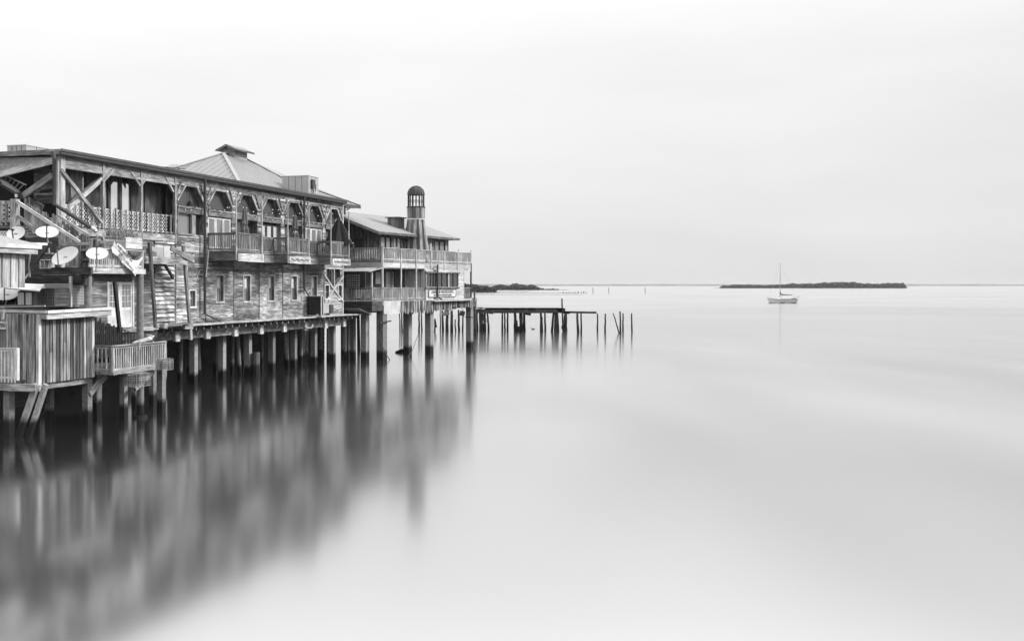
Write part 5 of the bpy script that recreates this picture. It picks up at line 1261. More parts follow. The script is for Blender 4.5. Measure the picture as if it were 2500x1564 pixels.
for i in range(2):
    a = y1_-.03-i*(y1_-y0_)*.5; mb = MB(); mb.box(xb-.53, xb-.503, a-(y1_-y0_)*.36, a, z0_+.03, z1_-.05, 2, .8); mb.build('door', 'plank_pale', cb)
mb = MB(); mb.prism([(xb-.6, y0_-.35, z1_-.02), (xb-.6, y1_+.6, z1_+.1), (xb+.2, y1_+.6, z1_+.28), (xb+.2, y0_+.1, z1_+.24)], (0, 0, .05), .8); mb.build('lid', 'white', cb)
# loose battens on the shed roof
mb = MB(); mb.bar(F1.hx3(Cc(0, 122), xb-1.2), F1.hx3(Cc(450, 108), xb-1.2), .08, .05, tone=.9); solo(F1, mb, 'roof_batten', 'wood_pale', F1.hx3(Cc(0, 122), xb-1.2), 'long pale batten lying along the front of the tarred shed roof', 'board')
# dark X brace behind condenser
mb = MB(); mb.bar(F1.hy3(B(880, 790), -.5), F1.hy3(B(1110, 1060), -.5), .12, .16); mb.bar(F1.hy3(B(1070, 950), -.6), F1.hy3(B(960, 1100), -.6), .12, .13); mb.bar(F1.hy3(B(1072, 780), -.7), F1.hy3(B(1072, 1110), -.7), .14, .14); OFF[0] = (0, 0, 0); mb.build('brace', 'wood_dark', bld)
# ---- ladder stored in the dark stair hall
ldr = thing(F1, 'ladder', F1.hx3(A(80, 560), .3), 'aluminium ladder lying aslant under the lean-to roof at the upper left', 'ladder')
def lx_(p): return F1.hx3(A(*p), .3)
mb = MB(); mb.bar(lx_((60, 470)), lx_((345, 600)), .04, .06); mb.bar(lx_((20, 580)), lx_((250, 690)), .04, .06); mb.build('stile', 'steel', ldr)
for k in range(5): p = Vector(lx_((60, 470))).lerp(Vector(lx_((345, 600))), .1+k*.2); q = Vector(lx_((20, 580))).lerp(Vector(lx_((250, 690))), .1+k*.2); mb = MB(); mb.bar(p, q, .03, .03); mb.build('rung', 'steel', ldr)
# hanging lantern in the stair hall
q = F1.hx3(A(215, 720), -.2); ll = thing(F1, 'lantern', q, 'black wall lantern with pale glass beside the foot of the stored ladder', 'lamp')
mb = MB(); mb.lathe([(0, q[2]+.12), (.1, q[2]+.05), (.12, q[2]+.02), (0, q[2]+.02)], (q[0], q[1]), 10); mb.lathe([(.05, q[2]-.2), (.08, q[2]-.16), (0, q[2]-.25)], (q[0], q[1]), 10); mb.build('cap', 'steel_dark', ll)
mb = MB(); mb.lathe([(.06, q[2]-.16), (.08, q[2]+.01)], (q[0], q[1]), 10); mb.build('glass', 'bulb', ll)
# ---- satellite dishes
def dish(c, X, major, ratio, ang_, label, mast, flip_=1):
    """c: source pixel of the centre, X: plane x=const in the building frame, major: source-pixel length of the long axis"""
    p = F1.hx3(c, X); wpos = Vector((F1.o[0]+p[0]*F1.ex[0]+p[1]*F1.ey[0], F1.o[1]+p[0]*F1.ex[1]+p[1]*F1.ey[1], p[2]))
    r = major*wpos.y/2500/2
    vd = (Vector((0, 0, CAMZ))-wpos).normalized(); right = Vector((0, 0, 1)).cross(vd).normalized(); up = vd.cross(right)
    th = math.acos(ratio); a = radians(ang_); perp = right*(-sin(a))+up*cos(a)
    nrm = (perp*sin(th)*flip_+vd*cos(th)).normalized()
    OFF[0] = (0, 0, 0)
    root = empty('satellite_dish', wpos, 0, label, 'satellite dish', 'satellite dishes on the roofs')
    x = nrm.cross(Vector((0, 0, 1))).normalized(); y = nrm.cross(x)
    def L_(u, v_, w_): return x*u+y*v_+nrm*w_
    mb = MB(); nr, na = 6, 32; dep = .16*r
    for i in range(nr):
        for j in range(na):
            q = []
            for (ii, jj) in ((i, j), (i, j+1), (i+1, j+1), (i+1, j)):
                rr = r*ii/nr; aa = 2*pi*jj/na; q.append(L_(rr*cos(aa), rr*sin(aa), dep*(ii/nr)**2-dep))
            if i == 0: q = [q[0], q[2], q[3]]
            mb.face(q, None, .5, True); mb.face([v_-nrm*.012 for v_ in reversed(q)], None, .5, True)
    for j in range(na):
        a0, a1 = 2*pi*j/na, 2*pi*(j+1)/na; mb.face([L_(r*cos(a0), r*sin(a0), 0), L_(r*cos(a1), r*sin(a1), 0), L_(r*cos(a1), r*sin(a1), -.012), L_(r*cos(a0), r*sin(a0), -.012)], None, .5)
    mb.build('reflector', 'steel_white', root)
    foot = L_(0, r*.98, -.02) if y.z < 0 else L_(0, -r*.98, -.02)
    tip = nrm*r*.95+foot*.25
    mb = MB(); mb.tube([foot, foot.lerp(tip, .6)+Vector((0, 0, -.04)), tip], .03, 8); arm = mb.build('feed_arm', 'wood_mid', root)
    mb = MB(); d_ = (-tip).normalized(); mb.tube([tip-d_*.05, tip+d_*.1], .05, 8, .035); mb.bar(tip-x*.1, tip+x*.1, .05, .05); mb.build('receiver', 'steel_dark', arm)
    bk = -nrm*(dep+.03); mp_ = [bk, bk+Vector((0, 0, -.12))+nrm*(-.05), Vector(mast)]
    mb = MB(); mb.tube(mp_, .032, 8); mb.bar(bk-x*.08, bk+x*.08, .1, .1); mb.bar(Vector(mast)-Vector((.14, 0, 0)), Vector(mast)+Vector((.14, 0, 0)), .2, .03); mb.build('mast', 'steel', root)
    return root
dish(P_(385, 995), sC+2.0, 43, .72, 28, 'round white satellite dish on the cabin roof, leftmost of the upper pair', (.1, .1, -.62))
dish(P_(1160, 965), sC+2.0, 52, .54, 2, 'shallow white satellite dish on a short mast above the end of the cabin roof', (.05, .1, -.9))
dish(Q(1408, 298), sC+2.2, 66, .52, 31, 'large tilted white satellite dish standing on braces over the dark platform beam', (.15, .1, -.85), 1)
dish(B(1275, 420), p0s-.35, 51, .58, 3, 'oval white satellite dish touching the left end of the drooping banner', (-.1, .1, -.75))
dish(Q(150, 1115), sC+.9, 58, .56, 10, 'low white satellite dish above the notice board, cut by the left edge of the picture', (-.15, -.1, -.75))
# braces of the large dish
OFF[0] = (0, 0, 0)
mb = MB(); X_ = sC+2.2; mb.tube([F1.hx3(Q(1500, 505), X_), F1.hx3(Q(1880, 640), X_)], .022, 6); mb.tube([F1.hx3(Q(1440, 500), X_), F1.hx3(Q(1380, 680), X_)], .03, 6); mb.tube([F1.hx3(Q(1490, 520), X_), F1.hx3(Q(1600, 670), X_)], .04, 6)
q = F1.hx3(Q(1600, 640), X_); mb.box(q[0]-.02, q[0]+.02, q[1]-.12, q[1]+.12, q[2]-.2, q[2]+.2)
solo(F1, mb, 'dish_tripod', 'steel', F1.hx3(Q(1500, 690), X_), 'galvanised brace struts under the large tilted dish', 'bracket')
mb = MB(); pts = []
for k in range(22): a = k/21*2*pi*1.4; c_ = F1.hx3(Q(1830+90*cos(a), 720+75*sin(a)), X_); pts.append(c_)
mb.tube(pts, .02, 5); solo(F1, mb, 'cable_coil', 'black', pts[0], 'coil of black cable hanging at the corner of the platform beam', 'cable')
# ================================================================== THINGS ON THE MAIN BUILDING
def rooftop_unit(name, corner, yl, dx, dy, z0, z1, label):
    s_ = F1.hy(corner, yl)[0]; u = thing(F1, name, (s_, yl, z0), label, 'rooftop unit')
    mb = MB(); mb.box(s_, s_+dx, yl, yl+dy, z0+.06, z1); mb.build('casing', 'steel', u)
    mb = MB(); mb.box(s_-.03, s_+dx+.03, yl-.03, yl+dy+.03, z1, z1+.05); mb.build('lid', 'steel_white', u)
    for k in range(1, 4): mb = MB(); y = yl+dy*k/4; mb.box(s_-.012, s_+.01, y-.012, y+.012, z0+.08, z1, 2); mb.build('panel_seam', 'steel_dark', u)
    for k in range(1, 3): mb = MB(); x = s_+dx*k/3; mb.box(x-.012, x+.012, yl-.012, yl+.01, z0+.08, z1, 2); mb.build('panel_seam', 'steel_dark', u)
    mb = MB(); mb.box(s_-.02, s_+dx+.02, yl-.02, yl+dy+.02, z0, z0+.06); mb.build('base_rail', 'steel_dark', u)
    return u, s_
u2, s_ = rooftop_unit('rooftop_unit', (753, 440), -.05, 1.55, 2.1, ZT+.22, F1.hy(D(1705, 430), -.05)[1], 'grey panelled air handling unit on the roof edge right of the metal hip roof')
mb = MB(); mb.box(s_+.35, s_+.75, -.2, -.07, ZT+.75, ZT+1.35); mb.tube([(s_+.5, -.16, ZT+.75), (s_+.45, -.2, ZT+.2)], .04, 6); mb.tube([(s_+.7, -.16, ZT+1.2), (s_+.95, -.16, ZT+1.0), (s_+.9, -.16, ZT+.6)], .025, 6); mb.build('switch_box', 'steel_dark', u2)
zz = F1.hy(A(345, 78), 6.0)[1]
u1_, s_ = rooftop_unit('rooftop_unit', (64, 350), 6.0, 2.3, 1.25, ZT+.22, zz, 'pale rooftop unit standing behind the roofline at the upper left')
mb = MB(); mb.box(s_-.03, s_, 6.15, 6.45, ZT+.6, zz-.35); mb.build('control_panel', 'wood_mid', u1_)
# aerial
q = F1.hy3(A(2300, 440), .2)
an = thing(F1, 'tv_aerial', (q[0], .2, ZT+.2), 'thin television aerial on a bent arm above the end of the lattice porch', 'aerial')
top = F1.hy3(A(2355, 375), .2)
mb = MB(); mb.tube([(q[0], .2, ZT+.1), (q[0]+.25, .2, ZT+.35), (top[0], .2, top[2])], .03, 6); mb.build('mast', 'steel_dark', an)
mb = MB(); mb.tube([F1.hy3(A(2170, 365), .2), F1.hy3(A(2430, 390), .2)], .022, 6)
for k, x in enumerate((2190, 2230, 2270, 2310, 2400)): c_ = Vector(F1.hy3(A(x, 368+k*3), .2)); mb.bar(c_+Vector((-.05, -.5, .15)), c_+Vector((.05, .5, -.1)), .015, .015)
mb.build('boom', 'steel_dark', an)
# folded parasols on the balconies
def parasol(px_, yl, r, z0, z1, label, mat, open_=1.0, slump=0):
    s_ = F1.hy((px_, 560), yl)[0]; u = thing(F1, 'folded_parasol', (s_, yl, ZF), label, 'parasol')
    mb = MB(); n = 24; prof = [(0.02, z1), (r*.32, z1-.12), (r*.42, z0+(z1-z0)*.62), (r*.5, z0+(z1-z0)*.45), (r*.36, z0+(z1-z0)*.36), (r*.62, z0+(z1-z0)*.2), (r*.55*open_, z0)]
    if open_ > 1.2: prof = [(.03, z1), (r*.22, z1-.2), (r*.5, z1-.8), (r*.85, z0+.35), (r, z0)]
    for (r0, a0), (r1, a1) in zip(prof, prof[1:]):
        for j in range(n):
            A0, A1 = 2*pi*j/n, 2*pi*(j+1)/n; f0 = lambda A_, rr: rr*(1+.2*sin(A_*6))
            P = []
            for (rr, zz_, aa) in ((r0, a0, A0), (r0, a0, A1), (r1, a1, A1), (r1, a1, A0)):
                q_ = f0(aa, rr); P.append((s_+q_*cos(aa)+slump*(z1-zz_), yl+q_*sin(aa), zz_+(.05*sin(aa*3) if zz_ == z0 else 0)))
            mb.face(P, None, rnd.random(), True)
    mb.build('canopy', mat, u)
    mb = MB(); mb.tube([(s_, yl, ZF), (s_, yl, z1+.12)], .025, 8); mb.build('pole', 'steel_dark', u)
    mb = MB(); mb.lathe([(0, ZF+.12), (.05, ZF+.12), (.22, ZF+.05), (.24, ZF), (0, ZF)], (s_, yl), 14); mb.build('base', 'steel_dark', u)
    return u, s_
zz = F1.hy(D(955, 815), -1.2)[1]
u, s_ = parasol(D(955, 900)[0], -1.2, .36, 9.05, zz, 'folded grey parasol with white lettering on the first balcony', 'cloth')
mb = MB(); mb.lathe([(.15, 9.72), (.16, 9.8), (.14, 9.9)], (s_, -1.2), 12); mb.build('strap', 'cloth_white', u)
zz = F1.hy(D(1550, 890), -1.2)[1]
u, s_ = parasol(D(1550, 900)[0], -1.2, .38, 9.0, zz, 'folded dark parasol with a pale strap on the second balcony', 'cloth')
mb = MB(); mb.lathe([(.15, 9.45), (.17, 9.52), (.15, 9.58)], (s_, -1.2), 12); mb.build('strap', 'cloth_white', u)
zz = F1.hy(D(2065, 935), -1.3)[1]
parasol(D(2065, 900)[0], -1.3, .95, 8.95, zz, 'large half-open black parasol on the third balcony', 'black', 2.0, -.0)
# string lights
def festoon(p, q, sag, n, label):
    p, q = Vector(p), Vector(q); fl = thing(F1, 'string_lights', tuple(p), label, 'string lights', 'string lights across the balconies')
    pts = [p.lerp(q, k/16)-Vector((0, 0, sag*4*(k/16)*(1-k/16))) for k in range(17)]
    mb = MB(); mb.tube(pts, .01, 4); mb.build('cable', 'black', fl)
    for i in range(n):
        k = (i+.5)/n; c_ = p.lerp(q, k)-Vector((0, 0, sag*4*k*(1-k)+.05)); mb = MB(); mb.lathe([(0, c_.z-.05), (.036, c_.z-.01), (.024, c_.z+.03), (0, c_.z+.04)], (c_.x, c_.y), 6); mb.build('bulb', 'bulb', fl)
def wp(x, y): return F1.hy3(D(x, y), -.15)
festoon(wp(150, 745), wp(420, 765), .35, 4, 'string lights sagging across the leftmost arched opening')
festoon(wp(510, 770), wp(800, 770), .35, 5, 'string lights sagging across the second arched opening')
festoon(wp(510, 805), poles[0], .7, 5, 'string lights from the second arched opening to the first balcony pole')
festoon(poles[0], wp(1120, 900), .5, 5, 'string lights crossing the third arched opening from the first balcony pole')
festoon(wp(860, 690), poles[2], .9, 8, 'long string lights swagged above the middle arched openings')
festoon(poles[1], poles[3], .8, 7, 'string lights swagged between the second and fourth balcony poles')
festoon(wp(1130, 900), wp(1660, 970), .15, 9, 'string lights along the sill beam behind the second balcony')
festoon(poles[3], poles[5], .8, 7, 'string lights swagged between the fourth and last balcony poles')
festoon(wp(1690, 965), wp(2000, 1000), .1, 6, 'string lights along the sill beam behind the third balcony')
festoon(poles[4], wp(2090, 930), .4, 3, 'short string lights hanging over the black parasol')
# boxes on the ledge
def ebox(name, x0, y0, x1, y1, yl, depth, mat, label, cat='box', fr=None):
    a, z1_ = F1.hy(E(x0, y0), yl); b_ = F1.hy(E(x1, y0), yl)[0]; z0_ = max(ZD+.005, F1.hy(E(x0, y1), yl)[1])
    u = thing(F1, name, (a, yl, z0_), label, cat); mb = MB(); mb.box(a, b_, yl, yl+depth, z0_, z1_); mb.build('body', mat, u)
    if fr:
        mb = MB(); t_ = .05
        mb.box(b_-t_, b_+.01, yl-.03, yl-.002, z0_, z1_, 2); mb.box(a, b_, yl-.03, yl-.003, z1_-.03, z1_+.02, 0); mb.box(a, b_, yl-.03, yl-.003, z0_-.0, z0_+.04, 0); mb.build('edge_trim', fr, u)
    return u, a, b_, z0_, z1_
# the black box is deeper than it is wide: its broad side faces the left
yq = -1.15
a, z1_ = F1.hy(E(1878, 790), yq); z0_ = ZD+.1
u = thing(F1, 'equipment_box', (a, yq, ZD+.01), 'black louvred equipment box with pale edges standing on the ledge below the fifth tall window', 'box')
mb = MB(); mb.box(a-.3, a, yq, -.07, z0_, z1_); mb.build('body', 'black', u)
mb = MB(); mb.box(a-.34, a-.26, yq-.05, yq+.02, z0_-.03, z1_+.02, 2); mb.box(a-.02, a+.06, yq-.05, yq+.02, z0_-.03, z1_+.02, 2); mb.box(a-.33, a+.03, yq-.02, -.07, z1_, z1_+.04, 1); mb.box(a-.33, a+.03, yq-.02, -.07, z0_-.05, z0_, 1); mb.build('edge_trim', 'steel_white', u)
mb = MB()
for k in range(12): z = z0_+.12+k*(z1_-z0_-.24)/11; mb.box(a-.312, a-.3, yq+.1, -.15, z-.015, z+.015, 1)
mb.build('louvres', 'steel_dark', u)
mb = MB(); mb.box(a-.3, a+.2, yq-.05, -.8, ZD-.07, ZD+.0)
for y in (yq+.15, -.25): mb.box(a-.28, a-.02, y-.03, y+.03, ZD, z0_-.05)
mb.build('feet', 'steel', u)
ebox('meter_box', 1890, 868, 1950, 988, -.35, .3, 'steel', 'plain grey metal box on the ledge just right of the black equipment box')
ebox('meter_box', 1965, 888, 2002, 985, -.3, .22, 'steel_dark', 'narrow dark electrical box on the wall near the far corner of the ledge')
mb = MB(); pts = [F1.hy3(Fc(*p), -.9) for p in ((1850, 165), (1830, 235), (1770, 290), (1680, 320), (1620, 325))]; mb.tube(pts, .02, 5); pts = [F1.hy3(Fc(*p), -.9) for p in ((1905, 195), (1860, 260), (1760, 320), (1650, 335))]; mb.tube(pts, .02, 5)
solo(F1, mb, 'power_cable', 'black', pts[0], 'black cables looping down from the equipment box to the rim beam', 'cable')
mb = MB(); mb.bar(F1.hy3(E(1800, 1005), -.95), F1.hy3(E(1880, 1005), -.95), .08, .05)
solo(F1, mb, 'pipe_stub', 'steel_white', F1.hy3(E(1800, 1005), -.95), 'short pale pipe lying on the ledge below the black equipment box', 'pipe')
# tube on the beam (white pipe under the rim)
mb = MB(); pts = [F1.hy3(Fc(*p), -.3) for p in ((1675, 290), (1740, 290), (1758, 250))]; mb.tube(pts, .05, 8); solo(F1, mb, 'drain_pipe', 'steel_white', pts[0], 'white drain pipe elbow fixed to the rim beam under the ledge', 'pipe')

# ================================================================== RUINED PIER AND FREE PILES
DP = 130.0
def wx(px_, D_=DP): return (px_-1250)/2500*D_
def wz(py_, D_=DP): return CAMZ+(694-py_)/2500*D_
pier = thing(W, 'ruined_pier', (wx(1250), DP, 0), 'long black ruined pier deck on crooked piles beyond the stilt house', 'pier')
zt_ = wz(752); zb_ = wz(762)
mb = MB(); x0, x1 = wx(J(290, 0)[0]), wx(J(1258, 0)[0])
mb.box(x0, x1, DP-.6, DP+2.6, zt_-.18, zt_, 0); mb.build('deck', 'ruin', pier)
mb = MB(); mb.box(wx(J(165, 0)[0]), x1-.2, DP-.75, DP-.45, zt_-.62, zt_-.19, 0); mb.box(wx(J(165, 0)[0]), x1-.2, DP+2.2, DP+2.5, zt_-.6, zt_-.19, 0); mb.build('stringer', 'ruin', pier)
mb = MB(); mb.box(wx(J(160, 0)[0]), wx(J(255, 0)[0]), DP-.5, DP+.5, wz(J(0, 440)[1]), wz(J(0, 430)[1])); mb.bar((wx(J(185, 0)[0]), DP-.6, wz(J(0, 455)[1])), (wx(J(290, 0)[0]), DP-.6, wz(J(0, 437)[1])), .3, .1); mb.build('loose_plank', 'ruin', pier)
for (xa, ya, xb_, yb_, w_) in ((1240, 460, 1340, 468, .5), (340, 497, 400, 503, .3), (815, 508, 892, 520, .35), (1250, 490, 1750, 498, .25), (1290, 492, 1400, 502, .3)):
    mb = MB(); mb.bar((wx(J(xa, 0)[0]), DP-.3, wz(J(0, ya)[1])), (wx(J(xb_, 0)[0]), DP-.3, wz(J(0, yb_)[1])), .3, w_); mb.build('broken_beam', 'ruin', pier)
mb = MB(); 
for k in range(60): x = rnd.uniform(x0, x1); mb.box(x, x+rnd.uniform(.1, .9), DP-.7, DP-.62+.1, zt_-.2-rnd.random()*.02, zt_+rnd.random()*.05)
mb.build('splintered_edge', 'ruin', pier)
piles = [(185, 195, 490, 760, 26), (232, 248, 490, 745, 50), (285, 292, 490, 782, 34), (322, 347, 500, 742, 26), (518, 514, 498, 742, 24), (546, 556, 498, 740, 22), (588, 588, 480, 785, 24), (683, 690, 493, 798, 38), (752, 762, 498, 732, 34), (772, 780, 500, 760, 20), (800, 806, 498, 742, 34), (1022, 1030, 493, 732, 32), (1042, 1038, 560, 730, 18), (1076, 1080, 488, 785, 24), (1192, 1156, 488, 782, 30), (1215, 1206, 488, 782, 26), (1236, 1250, 488, 785, 38), (1340, 1328, 520, 742, 34), (1360, 1362, 500, 742, 16)]
def oldpile(xa, xb_, ya, yb_, w_, parent=None, D_=None, label=None, fl=1.25):
    yb_w = J(0, yb_)[1]; D_ = D_ or min(136, max(118, CAMZ*2500/(yb_w-694)))
    px0, px1 = J(xa, 0)[0], J(xb_, 0)[0]; z1 = CAMZ+(694-J(0, ya)[1])/2500*D_; r = w_/5.371/2500*D_/2
    x1_, x0_ = (px0-1250)/2500*D_, (px1-1250)/2500*D_
    ex = (x0_-x1_)*.3
    n = 7; pts = []
    for k in range(n): f = k/(n-1); pts.append((x0_+ex*(1-f)*.0+(x1_-x0_)*f+rnd.uniform(-.03, .03), D_+rnd.uniform(-.03, .03), -1+(z1+1)*f))
    mb = MB(); mb.tube(pts, r*fl, 8, r*.85)
    if parent: return mb.build('pile', 'pile_old', parent)
    return solo(W, mb, 'mooring_pile', 'pile_old', (x0_, D_, 0), label, 'pile', 'lone black piles standing in the water')
OFF[0] = (wx(1250), DP, 0)
for q in piles: oldpile(*q, parent=pier, D_=DP+rnd.choice((-.4, .3, 1.8)))
oldpile(1300, 1322, 314, 742, 22, parent=pier, D_=DP-.6)
mb = MB(); mb.box(wx(J(1290, 0)[0]), wx(J(1320, 0)[0]), DP-.9, DP-.4, .35, .8); mb.box(wx(J(715, 0)[0]), wx(J(745, 0)[0]), DP-.9, DP-.2, .0, .7); mb.build('fallen_block', 'pile_old', pier)
for k in range(9):
    xq = rnd.choice((200, 215, 262, 300, 535, 700, 775, 1045, 1225, 1345))+rnd.uniform(-8, 8); oldpile(xq, xq+rnd.uniform(-14, 14), rnd.choice((495, 495, 600, 640)), 740, rnd.uniform(14, 26), parent=pier, D_=DP+rnd.uniform(.2, 2.2))
mb = MB()
for k in range(14): x = wx(J(rnd.uniform(195, 250), 0)[0]); mb.bar((x, DP, zt_-.5), (x+rnd.uniform(.1, 1.4), DP+.3, zt_-rnd.uniform(1, 2.2)), .06, .06)
mb.build('hanging_splinters', 'ruin', pier)
for args, lb in [((1500, 1514, 505, 762, 32), 'thick black pile, left one of the close pair under the end of the long plank'), ((1552, 1550, 485, 772, 22), 'slim upright black pile poking above the end of the long plank'), ((1763, 1770, 510, 740, 20), 'black pile just past the tip of the long plank'), ((1868, 1862, 512, 752, 22), 'black pile standing alone between the plank tip and the crossed group'), ((1970, 2085, 505, 768, 16), 'strongly leaning thin pile of the crossed group'), ((2062, 2068, 482, 766, 22), 'tallest pile of the crossed group with a pale top'), ((2100, 2103, 507, 745, 20), 'short pile right behind the tallest of the crossed group'), ((2213, 2218, 505, 745, 20), 'last lone pile at the right end of the row')]:
    oldpile(*args, label=lb)
# old piles seen under and behind the stilt house
def ip(x): return (820+x/6.36-1130)*5.371
def iy(y): return (720+y/6.36-670)*5.371
row = [(990, 995, 230, 600, 20), (1018, 1030, 230, 600, 24), (1288, 1296, 200, 600, 26), (1325, 1338, 200, 600, 22), (1535, 1540, 400, 600, 24), (1620, 1624, 240, 560, 18), (1655, 1664, 240, 650, 34), (1730, 1722, 230, 640, 46), (1795, 1803, 230, 600, 44), (1852, 1860, 380, 590, 22), (1905, 1915, 230, 600, 32), (1972, 1964, 230, 600, 24)]
bp = thing(W, 'old_pile_row', (wx(1130), DP, 0), 'ragged row of old black piles seen between the concrete pilings under the stilt house', 'pile row')
for (xa, xb_, ya, yb_, w_) in row: oldpile(ip(xa), ip(xb_), iy(ya), iy(yb_), w_*.845, parent=bp, D_=DP+rnd.choice((-.5, 1.5)))
mb = MB(); q = I(1535, 380); mb.bar((wx(q[0]), DP, wz(q[1])+.1), (wx(q[0])+.2, DP, wz(q[1])-1.0), .2, .2); mb.build('crooked_top', 'pile_old', bp)
mb = MB(); q0, q1 = I(1660, 300), I(1765, 265); mb.bar((wx(q0[0]), DP-.8, wz(q0[1])), (wx(q1[0]), DP-.8, wz(q1[1])), .3, .5); mb.build('loose_plank', 'wood', bp)
mb = MB(); q0, q1 = I(1930, 275), I(2005, 292); mb.bar((wx(q0[0]), DP-.8, wz(q0[1])), (wx(q1[0]), DP-.8, wz(q1[1])), .3, .6); mb.build('loose_plank', 'ruin', bp)
OFF[0] = (0, 0, 0)
# thin pole and taller post beside the stilt house corner
mb = MB(); mb.tube([(wx(J(165, 0)[0], 118), 118, -1), (wx(J(152, 0)[0], 118), 118, wz(J(0, 240)[1], 118))], .13, 8, .09); solo(W, mb, 'mooring_pile', 'pile_old', (wx(J(165, 0)[0], 118), 118, 0), 'tall thin black pole rising right beside the corner of the stilt house', 'pile', 'lone black piles standing in the water')
mb = MB(); mb.tube([(wx(J(150, 0)[0], 119), 119, -1), (wx(J(143, 0)[0], 119), 119, wz(J(0, 355)[1], 119))], .3, 8, .24); solo(W, mb, 'mooring_pile', 'pile_old', (wx(J(150, 0)[0], 119), 119, 0), 'thick dark post half hidden behind the corner piling of the stilt house', 'pile', 'lone black piles standing in the water')
# sea bird resting on the water by the pier
D_ = CAMZ*2500/(J(0, 718)[1]-694); xx = (J(920, 0)[0]-1250)/2500*D_; 
mb = MB()
def ell(mb, c, r, n=8):
    for i in range(n):
        for j in range(n*2):
            P = []
            for (a, b_) in ((i, j), (i, j+1), (i+1, j+1), (i+1, j)):
                t_, f = pi*a/n, 2*pi*b_/(2*n); P.append((c[0]+r[0]*sin(t_)*cos(f), c[1]+r[1]*sin(t_)*sin(f), c[2]+r[2]*cos(t_)))
            if i == 0: P = [P[0], P[2], P[3]]
            elif i == n-1: P = [P[0], P[1], P[2]]
            mb.face(P, None, .5, True)
kq = .42
def bq(a, b_): return (xx-a*kq*-1, D_, b_*kq)
ell(mb, (xx, D_, .12*kq), (.48*kq, .2*kq, .17*kq)); mb.tube([bq(-.35, .18), bq(-.48, .35), bq(-.5, .42)], .07*kq, 6, .05*kq); ell(mb, bq(-.52, .46), (.11*kq, .08*kq, .08*kq)); mb.tube([bq(-.6, .46), bq(-.85, .42)], .025*kq, 5, .01); mb.tube([bq(.4, .16), bq(.65, .24)], .08*kq, 6, .02)
solo(W, mb, 'water_bird', 'black', (xx, D_, 0), 'small dark water bird floating under the ruined pier deck', 'bird')

# ================================================================== FAR WATER: MARKERS, SANDBAR, ISLANDS, SHORE
for i, (x, yt, yb_) in enumerate(((1703, 172, 242), (1910, 172, 242), (2388, 172, 242))):
    D_ = CAMZ*2500/(J(0, yb_)[1]-694); X0, X1 = (J(x+8, 0)[0]-1250)/2500*D_, (J(x, 0)[0]-1250)/2500*D_
    mb = MB(); mb.tube([(X0, D_, -2), (X1, D_, CAMZ+(694-J(0, yt)[1])/2500*D_)], .24, 8, .18)
    solo(W, mb, 'channel_marker', 'ruin', (X0, D_, 0), ('thin leaning channel pole far out, leftmost of three', 'thin leaning channel pole far out, middle of three', 'thin leaning channel pole far out, rightmost of three')[i], 'marker', 'channel poles far out on the water')
def bank(name, x0, x1, D0, D1, h, mat='sand', n=60, kind='structure'):
    """low strip of land seen edge-on: x given in source pixels at distance D0"""
    mb = MB(); X0, X1 = (x0-1250)/2500*D0, (x1-1250)/2500*D0; pts = []
    for i in range(n+1):
        f = i/n; e_ = min(1, min(f, 1-f)*12+.02); w_ = (D1-D0)*e_*(.7+.3*mnoise.noise(Vector((f*9, D0*.01, 0))))
        pts.append((X0+(X1-X0)*f, D0+(D1-D0)*.4-w_*.4, D0+(D1-D0)*.4+w_*.6, h*e_*(1+.4*mnoise.noise(Vector((f*25, 3, D0))))))
    for p, q in zip(pts, pts[1:]):
        mb.face([(p[0], p[1], -.3), (q[0], q[1], -.3), (q[0], (q[1]*2+q[2])/3, q[3]), (p[0], (p[1]*2+p[2])/3, p[3])], None, .5, True)
        mb.face([(p[0], (p[1]*2+p[2])/3, p[3]), (q[0], (q[1]*2+q[2])/3, q[3]), (q[0], q[2], -.3), (p[0], p[2], -.3)], None, .5, True)
    OFF[0] = (0, 0, 0); return tag(mb.build(name, mat), kind=kind)
bank('sandbar', 1140, 1436, 585, 600, .25)
bank('sandbar', 1100, 1436, 700, 712, .3); bank('sandbar', 1140, 1300, 790, 840, .3)
# posts along the end of the sandbar
for i in range(9):
    x = 1375+i*7.2; D_ = 690; X = (x-1250)/2500*D_; mb = MB(); mb.tube([(X, D_, -1), (X+rnd.uniform(-.4, .4), D_, rnd.uniform(.5, 1.3))], .3, 6)
    solo(W, mb, 'sandbar_post', 'ruin', (X, D_, 0), 'tiny dark stake in the row along the tip of the sandbar', 'stake', 'stakes along the tip of the sandbar')
bank('island', 1080, 1222, 735, 800, 1.0); bank('island', 1200, 1400, 1050, 1150, .6); bank('island', 1748, 2218, 1560, 1680, 1.2)
mb = MB(); Df = 3500; n = 300; Xs = [(800+2900*i/n-1250)/2500*Df for i in range(n+1)]
ht = [6.6+1.3*mnoise.noise(Vector((i*.11, 5, 0)))+.7*mnoise.noise(Vector((i*.6, 9, 0))) for i in range(n+1)]
for i in range(n):
    mb.face([(Xs[i], Df, -.5), (Xs[i+1], Df, -.5), (Xs[i+1], Df+60, ht[i+1]), (Xs[i], Df+60, ht[i])], None, .5, True)
    mb.face([(Xs[i], Df+60, ht[i]), (Xs[i+1], Df+60, ht[i+1]), (Xs[i+1], Df+500, ht[i+1]*.9), (Xs[i], Df+500, ht[i]*.9)], None, .5, True)
    mb.face([(Xs[i], Df+500, ht[i]*.9), (Xs[i+1], Df+500, ht[i+1]*.9), (Xs[i+1], Df+560, -.5), (Xs[i], Df+560, -.5)], None, .5, True)
OFF[0] = (0, 0, 0); tag(mb.build('far_shore', 'leaf_far'), kind='structure')
